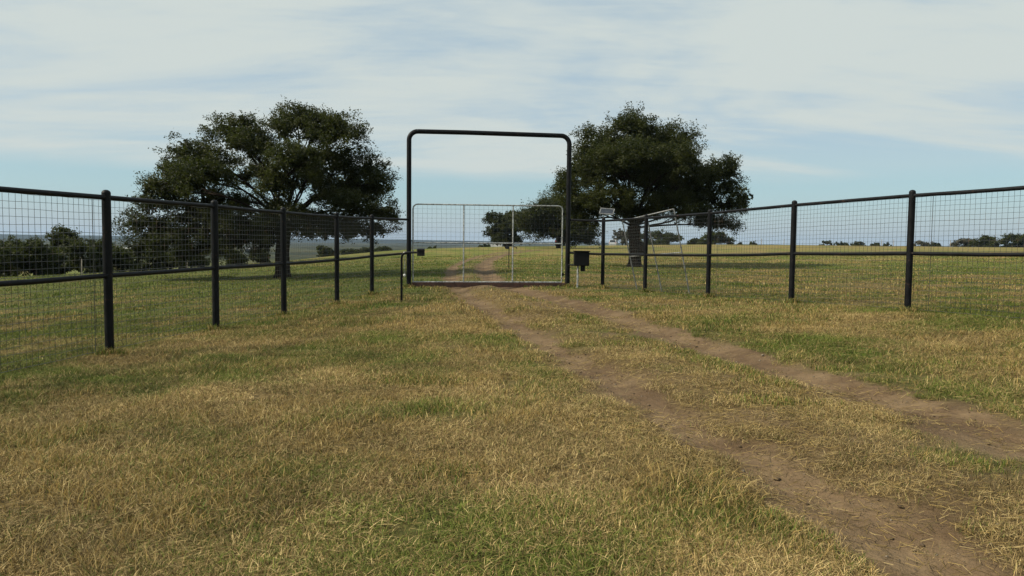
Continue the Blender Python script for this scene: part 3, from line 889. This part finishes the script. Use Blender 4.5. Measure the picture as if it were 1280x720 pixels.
def sx(px, py, y):
    """sideways metres of image column px on row py, y metres away"""
    d = fw + rt * ((px - 640) / 930) - up * ((py - 360) / 930)
    return d.x / d.y * y


def el(px, py, y):
    d = fw + rt * ((px - 640) / 930) - up * ((py - 360) / 930)
    return d.z / d.y * y


def veg(px, py_top, wpx, y, label, seed, mat='brushleaf', **kw):
    return far_tree(label, sx(px, 305, y), y, wpx / 930 * y, el(px, py_top, y), seed, M[mat], **kw)


# trees standing beyond the gate
veg(698, 236, 124, 112, 'wide dark tree behind the gate, left of the tall oak', 31, 'oakleaf', n=42000, name='oak_tree', low=0.13, k=10, per=90, trunk_h=.24)
veg(632, 261, 66, 138, 'smaller rounded tree seen through the right third of the gate', 32, 'oakleaf', n=20000, name='oak_tree', low=0.02, k=8, per=80, trunk_h=.2)
veg(822, 287, 64, 205, 'low dome shaped tree seen under the tall oak right of its trunk', 33, n=6500, low=.08)
veg(778, 284, 28, 215, 'thin greyish tree seen just left of the thick oak trunk', 34, 'greyleaf', n=1500, low=.4)
veg(893, 289, 50, 200, 'dark tree on the horizon under the right edge of the tall oak', 35, n=5000, low=.08)
veg(868, 296, 24, 208, 'small dark bush on the horizon left of the dark tree under the oak', 36, n=1500, name='bush', cat='bush', low=.05)
# far trees along the field crest on the right
for i, (px, pt, w, lab) in enumerate([(925, 303, 9, 'tiny round tree on the skyline just right of the tall oak'), (942, 301.5, 14, 'small bushy tree on the skyline between the tall oak and third fence post'),
                                      (1034, 300.5, 20, 'leftmost of the small trees on the skyline between two right fence posts'), (1052, 303, 20, 'second small tree from left on the skyline between two right fence posts'),
                                      (1074, 302.5, 22, 'third small tree from left on the skyline between two right fence posts'), (1094, 304, 18, 'low fourth tree on the skyline between two right fence posts'), (1109, 302.5, 16, 'last small tree on the skyline before the tall right post')]):
    veg(px, pt - 1.6, w, 330, lab, 50 + i, n=1600, group='small skyline trees', leaf=.5, per=40, low=.05)
veg(1152, 301, 32, 260, 'pale grey brush on the skyline just right of the last visible post', 61, 'greyleaf', n=1500, name='bush', cat='bush', leaf=.45, low=.04)
veg(1170, 301, 16, 250, 'small dark cone shaped bush on the skyline right of the grey brush', 62, n=1200, name='bush', cat='bush', leaf=.4, low=.04)
veg(1204, 297, 36, 240, 'grey brown brush at the left end of the right tree row', 63, 'greyleaf', n=2500, name='bush', cat='bush', leaf=.42, low=.04)
veg(1233, 293, 42, 235, 'green bushy tree right of the grey brush on the horizon', 64, n=6500, leaf=.42, low=.05)
veg(1266, 291, 40, 230, 'green bushy tree at the right edge of the picture on the horizon', 65, n=6500, leaf=.42, low=.05)
veg(1305, 290, 50, 228, 'green bushy tree ending the row on the far right horizon', 66, n=4500, leaf=.42, low=.05)
# brush along the lower edge of the left pasture
for i, (px, pt, w, y, lab, nm, mt, n) in enumerate([
    (-30, 293, 80, 44, 'tall dense brush at the far left edge behind the fence', 'bush', 'brushleaf', 7000),
    (12, 297, 60, 50, 'dark round bush at the left edge of the picture behind the fence', 'bush', 'brushleaf', 6000),
    (42, 296, 56, 46, 'yellow green bush just left of the tall brush tree', 'bush', 'brushleaf', 7000),
    (74, 282, 46, 52, 'tallest tree in the brush behind the left fence', 'tree', 'brushleaf', 7000),
    (112, 299, 60, 48, 'dense dark bush between the tallest brush tree and first post', 'bush', 'brushleaf', 7000),
    (146, 309, 44, 50, 'low dark bush just right of the first left fence post', 'bush', 'brushleaf', 4000),
    (182, 314, 50, 55, 'low brush under the left tip of the broad oak', 'bush', 'brushleaf', 3500),
    (212, 311, 40, 57, 'dull green bush under the left half of the broad oak', 'bush', 'brushleaf', 3500),
    (238, 314, 44, 55, 'yellowish rounded bush left of the second fence post', 'bush', 'brushleaf', 4000),
    (294, 312, 26, 62, 'narrow upright bush between second and third left posts', 'bush', 'brushleaf', 2200),
    (325, 311, 24, 64, 'small bush left of the broad oak trunk', 'bush', 'brushleaf', 1800),
    (408, 307, 26, 110, 'small hazy bush in the valley right of the broad oak trunk', 'bush', 'brushleaf', 1500),
    (438, 311, 24, 118, 'small hazy bush in the valley left of the fifth left post', 'bush', 'brushleaf', 1200),
    (458, 310, 14, 120, 'tiny bush in the valley behind the fifth left post', 'bush', 'brushleaf', 800),
    (479, 309, 18, 122, 'small round bush in the valley between fifth post and gate arch', 'bush', 'brushleaf', 1000),
    (540, 306, 14, 160, 'small dark bush seen through the left third of the gate', 'bush', 'brushleaf', 800),
    (606, 304.5, 18, 190, 'low dark bush beside the pale barn seen through the gate', 'bush', 'brushleaf', 900)]):
    veg(px, pt - (3 if y < 60 else 0), w * 1.18, y, lab, 70 + i, mt, n=int(n * 1.5), name=nm, cat='tree' if nm == 'tree' else 'bush', low=.06, k=11, per=70, trunk_h=.12, leaf=max(.11, y * .0026))


# ------------------------------------------------------------------ small things far off
def build_barn(name, label, px, y, w, d, h, rz, roof_mat):
    x = sx(px, 305, y); g = hz(x, y); root = empty(name, (x, y, g), rz); tag(root, label, 'building')
    m = MB(); m.box((0, 0, h / 2 - .3), (w, d, h + .6)); m.build('wall', M['barnwall'], root)
    m = MB(); e = .35; rh = h * .38
    pr = [(-d / 2 - e, h - .12), (0, h + rh), (d / 2 + e, h - .12), (d / 2 + e, h + .02), (0, h + rh + .15), (-d / 2 - e, h + .02)]
    v = [(sxx * (w / 2 + e), a, b) for sxx in (-1, 1) for a, b in pr]
    m.add(v, [(0, 1, 4, 5), (1, 2, 3, 4), (6, 11, 10, 7), (7, 10, 9, 8)] + [(i, (i + 1) % 6 + 0, (i + 1) % 6 + 6, i + 6) for i in range(6)])
    m.build('roof', roof_mat, root)
    for s in (-1, 1):
        m = MB(); m.add([(s * w / 2 * .998, -d / 2, h - .1), (s * w / 2 * .998, d / 2, h - .1), (s * w / 2 * .998, 0, h + rh)], [(0, 1, 2)])
        m.build('gable', M['barnwall'], root)
    m = MB(); m.box((w * .18, -d / 2 - .02, h * .35), (w * .22, .08, h * .75)); m.build('door', M['barndark'], root)


build_barn('barn', 'pale metal barn on the horizon seen through the gate', 620, 420, 5.6, 8, (0.35 - hz(sx(620, 305, 420), 420)) / 1.4, 0.12, M['barnroof'])
build_barn('shed', 'long low shed with pale roof far beyond the left fence', 162, 620, 11, 7, 2.3, -0.1, M['barnroof'])
build_barn('house', 'tiny white house in the valley behind the broad oak', 311, 640, 6, 6, 2.8, 0.3, M['barnwall'])


def build_car(label, px, y, rz, body):
    x = sx(px, 305, y); g = hz(x, y); root = empty('parked_car', (x, y, g), rz); tag(root, label, 'car')
    m = MB(); prof = [(-2.2, .35), (2.2, .35), (2.25, .75), (2.0, .98), (1.15, 1.05), (.45, 1.66), (-1.75, 1.70), (-2.15, 1.05), (-2.25, .8)]
    n = len(prof); v = [(a, s * .9 * (0.82 if b > 1.2 else 1), b) for s in (-1, 1) for a, b in prof]
    m.add(v, [tuple(range(n)), tuple(range(2 * n - 1, n - 1, -1))] + [(i, i + n, (i + 1) % n + n, (i + 1) % n) for i in range(n)])
    m.build('body', body, root)
    for s in (-1, 1):
        m = MB(); m.add([(.95, s * .885, 1.12), (.42, s * .80, 1.56), (-1.6, s * .80, 1.58), (-1.9, s * .885, 1.12)], [(0, 1, 2, 3)]); m.build('side_window', M['carglass'], root)
        for a in (-1.4, 1.4):
            m = MB(); m.tube([(a, s * .70, .33), (a, s * .93, .33)], .33, 14); wh = m.build('wheel', M['tyre'], root)
            m = MB(); m.tube([(a, s * .92, .33), (a, s * .945, .33)], .19, 10); m.build('rim', M['galv'], wh)
        m = MB(); m.box((-2.19, s * .72, .95), (.06, .16, .22)); m.build('tail_lamp', M['lamp'], root)
    m = MB(); m.add([(-2.165, -.68, 1.12), (-2.165, .68, 1.12), (-1.80, .6, 1.62), (-1.80, -.6, 1.62)], [(0, 1, 2, 3)]); m.build('rear_window', M['carglass'], root)
    m = MB(); m.add([(1.13, -.72, 1.10), (1.13, .72, 1.10), (.50, .64, 1.63), (.50, -.64, 1.63)], [(3, 2, 1, 0)]); m.build('windscreen', M['carglass'], root)


build_car('dark parked car on the horizon behind the gate hinge side', 702.5, 148, math.radians(72), M['darkcar'])
build_car('white parked car on the horizon below the wide dark tree', 767, 178, math.radians(76), M['whitecar'])


def build_trailer():
    y = 103; x = sx(636, 311, y); g = hz(x, y); root = empty('utility_trailer', (x, y, g), 0.1); tag(root, 'low dark trailer standing in the grass beyond the gate', 'trailer')
    m = MB(); m.box((-.15, 0, .42), (1.25, 1.1, .10), None, .02); m.build('deck', M['blackbox'], root)
    for s in (-1, 1):
        m = MB(); m.box((-.15, s * .53, .62), (1.25, .05, .30)); m.build('side_board', M['blackbox'], root)
        m = MB(); m.tube([(-.25, s * .56, .26), (-.25, s * .74, .26)], .26, 12); m.build('wheel', M['tyre'], root)
    m = MB(); m.tube([(.45, 0, .36), (1.15, 0, .22)], .05, 8); m.tube([(1.1, 0, .0), (1.1, 0, .26)], .04, 6); m.build('drawbar', M['pipe'], root)


def build_single_post():
    y = 41.0; x = sx(636, 336, y); g = hz(x, y); root = empty('steel_post', (x, y, g)); tag(root, 'single thin dark post standing in the pasture behind the gate', 'post')
    m = MB(); m.tube([(0, 0, -.2), (0, 0, 1.34)], .024, 8); m.build('shaft', M['pipe'], root)
    m = MB(); m.box((0, 0, 1.40), (.20, .16, .16), None, .01); m.build('top_box', M['blackbox'], root)


build_trailer(); build_single_post()
for px, py, y, hh, lab in ((102, 323, 41, .9, 'short pale wooden post in front of the brush left of first post'), (234, 324, 50, .65, 'short pale wooden post in front of the yellowish bush')):
    x = sx(px, py, y); g = hz(x, y); m = MB(); m.tube([(0, 0, -.2), (0, 0, hh * .5), (.01, 0, hh), (.01, 0, hh + .02)], [.035, .033, .03, .015], 8)
    o = m.build('wooden_post', M['wood']); o.location = (x, y, g); tag(o, lab, 'post')
for i, (px, lab) in enumerate(((952, 'thin far field post on the skyline left of the fourth right post'), (980, 'thin far field post on the skyline touching the fourth right post'), (1102, 'thicker far field post on the skyline left of the tall right post'), (1117, 'thin far field post on the skyline nearest the tall right post'), (1188, 'thin far field post on the skyline beside the grey brush'))):
    y = 150; x = sx(px, 307, y); g = hz(x, y); m = MB(); m.tube([(0, 0, -.2), (0, 0, 1.2), (0, 0, 1.5)], [.06, .055, .05], 7); m.dome((0, 0, 1.5), .05, .04, 7)
    o = m.build('field_post', M['wood']); o.location = (x, y, g); tag(o, lab, 'post', 'posts of the far field fence')


# ------------------------------------------------------------------ grass
STRAW = np.array([(.390, .278, .098), (.282, .198, .072), (.475, .362, .158), (.158, .114, .048), (.355, .248, .082)])
GREEN = np.array([(.094, .134, .020), (.132, .172, .030), (.062, .086, .015), (.175, .185, .044)])


def build_grass():
    rng = np.random.default_rng(3)

    def scatter(total, y0, y1, power):
        u = rng.random(total); e = 2 - power
        y = (y0 ** e + u * (y1 ** e - y0 ** e)) ** (1 / e)
        return (rng.random(total) * 2 - 1) * (0.80 * y + 1.2), y

    def colours(x, y, g):
        n = len(x); isg = rng.random(n) < np.clip(0.05 + 0.95 * g, 0, .94)
        c = np.where(isg[:, None], GREEN[rng.integers(0, len(GREEN), n)], STRAW[rng.integers(0, len(STRAW), n)])
        return c * rng.uniform(.7, 1.25, n)[:, None], isg

    def keep(x, y, clumpy=1.0):
        d = dirtiness(x, y)
        k = (fbm(x / 0.30, y / 0.30, 3, 21) - 0.30) * 2.2 * clumpy + (1 - clumpy)
        dl, dr = rut_dist(x, y); mid = (dl > 0) & (dr < 0) & (y < 40)
        k = k * np.where(mid, 0.22 + 0.78 * np.exp(-((dr + .72) / .33) ** 2) * sstep(fbm(x / 1.7, y / 1.7, 2, 77), .35, .55), 1)
        k = k * (0.35 + .65 * sstep(fbm(x / 1.4, y / 1.4, 4, 91), .34, .46))
        return rng.random(len(x)) < np.clip(k, 0.05, 1) * np.clip(1.06 - 1.15 * d, 0, 1)

    # near blades: bent, three triangles each
    x, y = scatter(540000, 1.6, 15.5, 1.24); ok = keep(x, y); x, y = x[ok], y[ok]; n = len(x)
    g = greenness(x, y); col, isg = colours(x, y, g)
    tall = fbm(x / 1.3, y / 1.3, 3, 31)
    h = (0.020 + 0.052 * np.clip(tall * 1.9 - .4, 0.1, 1.4)) * rng.uniform(.45, 1.6, n) * np.where(isg, .95, 1.05) * (1 - 0.5 * dirtiness(x, y))
    w = 0.0011 + 0.0011 * rng.random(n) + 0.00020 * y
    az = rng.random(n) * 2 * np.pi; ln = rng.uniform(.10, 1.7, n) * h; ld = np.c_[np.cos(az), np.sin(az)]
    fa = rng.random(n) * np.pi; fd = np.c_[np.cos(fa), np.sin(fa)] * w[:, None]
    z = height(x, y) - 0.006; P = np.c_[x, y]
    m = P + ld * (ln * .35)[:, None]; t = P + ld * ln[:, None]
    V = np.stack([np.c_[P - fd, z], np.c_[P + fd, z], np.c_[m + fd * .8, z + h * .6], np.c_[m - fd * .8, z + h * .6], np.c_[t, z + h]], 1).reshape(-1, 3)
    b = np.arange(n) * 5
    q = np.stack([b, b + 1, b + 2, b + 3], 1); tr = np.stack([b + 3, b + 2, b + 4], 1)
    C = np.repeat(col, 5, 0)
    me = np_mesh('grass', V, tr, q, {'tint': C}); tag(link('grass', me, M['grass']), 'mown dry and green grass on the bank in the foreground', 'grass', kind='stuff')

    # blades further off: one triangle each
    x, y = scatter(520000, 13.0, 75, 1.75); ok = keep(x, y, .8); x, y = x[ok], y[ok]; n = len(x)
    g = greenness(x, y); col, isg = colours(x, y, g)
    tall = fbm(x / 1.6, y / 1.6, 3, 31)
    h = (0.028 + 0.055 * np.clip(tall * 1.9 - .4, 0.1, 1.4)) * rng.uniform(.5, 1.4, n)
    w = 0.004 + 0.00042 * y; az = rng.random(n) * 2 * np.pi; ln = rng.uniform(.1, .9, n) * h
    fa = rng.normal(0, .7, n); fd = np.c_[np.cos(fa), np.sin(fa)] * w[:, None]
    z = height(x, y) - .008; P = np.c_[x, y]; t = P + np.c_[np.cos(az), np.sin(az)] * ln[:, None]
    V = np.stack([np.c_[P - fd, z], np.c_[P + fd, z], np.c_[t, z + h]], 1).reshape(-1, 3)
    me = np_mesh('pasture_grass', V, np.arange(n * 3).reshape(n, 3), None, {'tint': np.repeat(col, 3, 0)})
    tag(link('pasture_grass', me, M['grass']), 'short grass of the pasture around and beyond the fences', 'grass', kind='stuff')

    # cut straw lying on the ground
    x, y = scatter(300000, 1.6, 24, 1.28)
    d = dirtiness(x, y); mid = fbm(x / 1.1, y / 1.1, 3, 41)
    ok = rng.random(len(x)) < np.clip((mid - .32) * 2.6, 0.04, 1) * np.where(d > .8, .38, 1) * (1 - .6 * greenness(x, y)); x, y = x[ok], y[ok]; n = len(x)
    L = rng.uniform(.02, .09, n) * (1 + .05 * y); w = .0005 + .00017 * y; az = rng.random(n) * 2 * np.pi
    dv = np.c_[np.cos(az), np.sin(az)]; sd = np.c_[-dv[:, 1], dv[:, 0]] * w[:, None]
    P = np.c_[x, y]; A = P - dv * L[:, None] / 2; B = P + dv * L[:, None] / 2
    za = height(A[:, 0], A[:, 1]) + rng.uniform(.004, .035, n); zb = height(B[:, 0], B[:, 1]) + rng.uniform(.004, .045, n)
    V = np.stack([np.c_[A - sd, za], np.c_[A + sd, za + .002], np.c_[B + sd * .6, zb + .002], np.c_[B - sd * .6, zb]], 1).reshape(-1, 3)
    col = STRAW[rng.integers(0, len(STRAW), n)] * rng.uniform(.45, .95, n)[:, None]
    me = np_mesh('cut_straw', V, None, np.arange(n * 4).reshape(n, 4), {'tint': np.repeat(col, 4, 0)})
    tag(link('cut_straw', me, M['grass']), 'loose cut straw lying over the ground between the ruts', 'straw', kind='stuff')

    # taller green tufts left by the mower
    cx = []; cy = []
    spots = [(.25, 4.3, .22), (.95, 4.55, .26), (.75, 4.1, .2), (1.35, 4.25, .22), (2.95, 9.4, .30), (3.2, 9.0, .24), (2.7, 10.0, .26), (-.5, 5.1, .18), (-.9, 8.6, .3), (1.8, 3.9, .2), (5.6, 9.6, .3), (6.2, 9.3, .25), (-2.6, 5.4, .3), (-1.8, 6.6, .22), (3.6, 5.4, .25), (4.0, 5.0, .2)]
    r2 = np.random.default_rng(9)
    for (a, b_, c_) in LPOST + RPOST + [tuple(GL), tuple(GR)]:
        if b_ > 7:
            spots += [(a - .04, b_ - .10, .07, 2.0), (a + .10, b_ - .04, .09, 1.6)]
    for k in range(46):
        yy = r2.uniform(4, 24); spots.append((r2.uniform(-.62, .66) * yy, yy, r2.uniform(.12, .32)))
    cm = []
    for sp in spots:
        a, b_, s = sp[:3]
        k = int(900 * s / .25 * min(1, 9 / b_)); cx.append(r2.normal(a, s, k)); cy.append(r2.normal(b_, s * .7, k)); cm.append(np.full(k, sp[3] if len(sp) > 3 else 1.0))
    x = np.concatenate(cx); y = np.concatenate(cy); cm = np.concatenate(cm); ok = dirtiness(x, y) < .55; x, y, cm = x[ok], y[ok], cm[ok]; n = len(x)
    h = r2.uniform(.04, .15, n) * .58 * cm; w = .0014 + .0003 * y; az = r2.random(n) * 2 * np.pi; ln = r2.uniform(.15, .9, n) * h
    fa = r2.random(n) * np.pi; fd = np.c_[np.cos(fa), np.sin(fa)] * w[:, None]; ld = np.c_[np.cos(az), np.sin(az)]
    z = height(x, y) - .006; P = np.c_[x, y]; m = P + ld * (ln * .3)[:, None]; t = P + ld * ln[:, None]
    V = np.stack([np.c_[P - fd, z], np.c_[P + fd, z], np.c_[m + fd * .8, z + h * .6], np.c_[m - fd * .8, z + h * .6], np.c_[t, z + h * .95]], 1).reshape(-1, 3)
    b = np.arange(n) * 5; isg = r2.random(n) < .55
    col = np.where(isg[:, None], GREEN[r2.integers(0, 4, n)] * 1.05, STRAW[r2.integers(0, 5, n)]) * r2.uniform(.7, 1.25, n)[:, None]
    me = np_mesh('grass_tufts', V, np.stack([b + 3, b + 2, b + 4], 1), np.stack([b, b + 1, b + 2, b + 3], 1), {'tint': np.repeat(col, 5, 0)})
    tag(link('grass_tufts', me, M['grass']), 'longer green tufts standing out of the mown grass', 'grass', kind='stuff')


build_grass()


def turf_material():
    m = bpy.data.materials.new('turf_blade'); m.use_nodes = True; t = m.node_tree
    b = t.nodes['Principled BSDF']; b.inputs['Roughness'].default_value = 0.75; b.inputs['Specular IOR Level'].default_value = 0.15
    rnd = N(t, 'ShaderNodeAttribute', attribute_name='rnd').outputs['Fac']; sh = N(t, 'ShaderNodeAttribute', attribute_name='shade').outputs['Fac']
    g = N(t, 'ShaderNodeAttribute', attribute_name='g', attribute_type='INSTANCER').outputs['Fac']
    br = N(t, 'ShaderNodeAttribute', attribute_name='bright', attribute_type='INSTANCER').outputs['Fac']

    def ramp(cols):
        r = N(t, 'ShaderNodeValToRGB'); t.links.new(sh, r.inputs[0])
        for i, c in enumerate(cols):
            e = r.color_ramp.elements[i] if i < 2 else r.color_ramp.elements.new(0.5)
            e.position = (0, 1, .5)[i]; e.color = (*c, 1)
        return r.outputs[0]
    straw = ramp([(.085, .058, .028), (.545, .415, .190), (.312, .218, .088)])
    green = ramp([(.052, .066, .013), (.176, .192, .042), (.102, .132, .021)])
    c = mix_node(t, math_node(t, 'LESS_THAN', rnd, g), straw, green)
    mul = N(t, 'ShaderNodeVectorMath', operation='SCALE'); t.links.new(c, mul.inputs[0]); t.links.new(br, mul.inputs['Scale'])
    t.links.new(mul.outputs[0], b.inputs['Base Color'])
    return m


def turf_patch(seed, n=125, rad=.17):
    rng = np.random.default_rng(seed); a = rng.random(n) * 2 * np.pi; r = np.sqrt(rng.random(n)) * rad
    P = np.c_[r * np.cos(a), r * np.sin(a)]; lying = rng.random(n) < .35
    h = np.where(lying, rng.uniform(.006, .022, n), rng.uniform(.02, .065, n)); ln = np.where(lying, rng.uniform(.03, .11, n), h * rng.uniform(.1, 1.1, n))
    az = rng.random(n) * 2 * np.pi; ld = np.c_[np.cos(az), np.sin(az)]; w = rng.uniform(.0009, .0020, n)
    fa = np.where(lying, az + np.pi / 2, rng.random(n) * np.pi); fd = np.c_[np.cos(fa), np.sin(fa)] * w[:, None]
    z0 = np.where(lying, rng.uniform(.002, .02, n), -.008); m = P + ld * (ln * .45)[:, None]; t = P + ld * ln[:, None]
    V = np.stack([np.c_[P - fd, z0], np.c_[P + fd, z0], np.c_[m + fd * .85, z0 + h * .65], np.c_[m - fd * .85, z0 + h * .65], np.c_[t, z0 + h]], 1).reshape(-1, 3)
    b = np.arange(n) * 5
    me = np_mesh('turf_patch', V, np.stack([b + 3, b + 2, b + 4], 1), np.stack([b, b + 1, b + 2, b + 3], 1),
                 {'rnd': np.repeat(rng.random(n), 5), 'shade': np.repeat(rng.random(n), 5)})
    me.materials.append(M['turf'])
    return bpy.data.objects.new('turf_patch', me)


def build_turf():
    rng = np.random.default_rng(23); total = 24000
    u = rng.random(total); e = 2 - 1.15; y = (1.7 ** e + u * (17 ** e - 1.7 ** e)) ** (1 / e); x = (rng.random(total) * 2 - 1) * (0.80 * y + 1.0)
    d = dirtiness(x, y); ok = rng.random(total) < np.clip(1.1 - 1.25 * d, .03, 1) * np.clip((fbm(x / .45, y / .45, 3, 61.) - .28) * 3.2, .12, 1); x, y = x[ok], y[ok]; n = len(x)
    g = np.clip(greenness(x, y) * .95 + .10, 0, .92)
    me = bpy.data.meshes.new('turf'); me.vertices.add(n); me.vertices.foreach_set('co', np.c_[x, y, height(x, y)].astype(np.float32).ravel())
    for k, v in (('g', g), ('bright', rng.uniform(.7, 1.15, n) * np.clip(0.12 + 1.0 * fbm(x / .5, y / .5, 3, 55.) + .75 * fbm(x / 2.6, y / 2.6, 2, 57.), .4, 1.25)), ('size', rng.uniform(.75, 1.35, n) * (1 - .35 * d[ok])), ('turn', rng.random(n) * 6.283)):
        at = me.attributes.new(k, 'FLOAT', 'POINT'); at.data.foreach_set('value', v.astype(np.float32))
    o = link('turf', me); tag(o, 'matted short turf covering the near ground on both sides of the ruts', 'grass', kind='stuff')
    ng = bpy.data.node_groups.new('turf_scatter', 'GeometryNodeTree')
    ng.interface.new_socket('Geometry', in_out='INPUT', socket_type='NodeSocketGeometry'); ng.interface.new_socket('Geometry', in_out='OUTPUT', socket_type='NodeSocketGeometry')
    gi = ng.nodes.new('NodeGroupInput'); go = ng.nodes.new('NodeGroupOutput'); iop = ng.nodes.new('GeometryNodeInstanceOnPoints'); g2i = ng.nodes.new('GeometryNodeGeometryToInstance')
    for k in range(6):
        oi = ng.nodes.new('GeometryNodeObjectInfo'); oi.inputs['Object'].default_value = turf_patch(300 + k); ng.links.new(oi.outputs['Geometry'], g2i.inputs[0])
    ri = ng.nodes.new('FunctionNodeRandomValue'); ri.data_type = 'INT'; ri.inputs[4].default_value = 0; ri.inputs[5].default_value = 5

    def named(nm):
        a = ng.nodes.new('GeometryNodeInputNamedAttribute'); a.data_type = 'FLOAT'; a.inputs[0].default_value = nm; return a.outputs[0]
    cx = ng.nodes.new('ShaderNodeCombineXYZ'); ng.links.new(named('turn'), cx.inputs[2])
    ng.links.new(gi.outputs[0], iop.inputs['Points']); ng.links.new(g2i.outputs[0], iop.inputs['Instance']); iop.inputs['Pick Instance'].default_value = True
    ng.links.new(ri.outputs[2], iop.inputs['Instance Index']); ng.links.new(cx.outputs[0], iop.inputs['Rotation']); ng.links.new(named('size'), iop.inputs['Scale'])
    ng.links.new(iop.outputs[0], go.inputs[0])
    md = o.modifiers.new('turf', 'NODES'); md.node_group = ng


M['turf'] = turf_material()
build_turf()


def build_pebbles():
    rng = np.random.default_rng(17); n = 2600
    C = np.where((rng.random(n) < .5)[:, None], CL[rng.integers(0, len(CL), n)], CR[rng.integers(0, len(CR), n)]); C = C[(C[:, 1] > 2) & (C[:, 1] < 24)]; n = len(C)
    x = C[:, 0] + rng.normal(0, .30, n); y = C[:, 1] + rng.normal(0, .3, n); r = rng.uniform(.004, .016, n) * (0.5 + rng.random(n) ** 3 * 1.3); z = height(x, y) + r * .4 + .006
    o = np.array([(1, 0, 0), (0, 1, 0), (-1, 0, 0), (0, -1, 0), (0, 0, .7), (0, 0, -.7)]); f = np.array([(0, 1, 4), (1, 2, 4), (2, 3, 4), (3, 0, 4), (1, 0, 5), (2, 1, 5), (3, 2, 5), (0, 3, 5)])
    V = np.c_[x, y, z][:, None] + o[None] * r[:, None, None] * rng.uniform(.7, 1.3, (n, 6, 1))
    T = (f[None] + np.arange(n)[:, None, None] * 6).reshape(-1, 3)
    col = np.where((rng.random(n) < .7)[:, None], np.array([.13, .092, .056]), np.array([.24, .20, .15])) * rng.uniform(.6, 1.2, n)[:, None]
    tag(link('pebbles', np_mesh('pebbles', V.reshape(-1, 3), T, None, {'tint': np.repeat(col, 6, 0)}), M['grass']), 'small clods and pebbles scattered in the wheel ruts', 'pebbles', kind='stuff')


build_pebbles()


# ------------------------------------------------------------------ air
def build_haze():
    m = MB(); m.box((0, 1500, 25), (16500, 13500, 110)); o = m.build('haze', None)
    mt = bpy.data.materials.new('haze_air'); mt.use_nodes = True; t = mt.node_tree; t.nodes.clear()
    out = N(t, 'ShaderNodeOutputMaterial'); v = N(t, 'ShaderNodeVolumePrincipled')
    v.inputs['Color'].default_value = (0.44, 0.60, 0.86, 1); v.inputs['Density'].default_value = 0.8e-4; v.inputs['Anisotropy'].default_value = 0.1
    t.links.new(v.outputs[0], out.inputs['Volume']); o.data.materials.append(mt); o['kind'] = 'stuff'
    tag(o, 'thin pale haze lying over the far valley', 'haze')


build_haze()
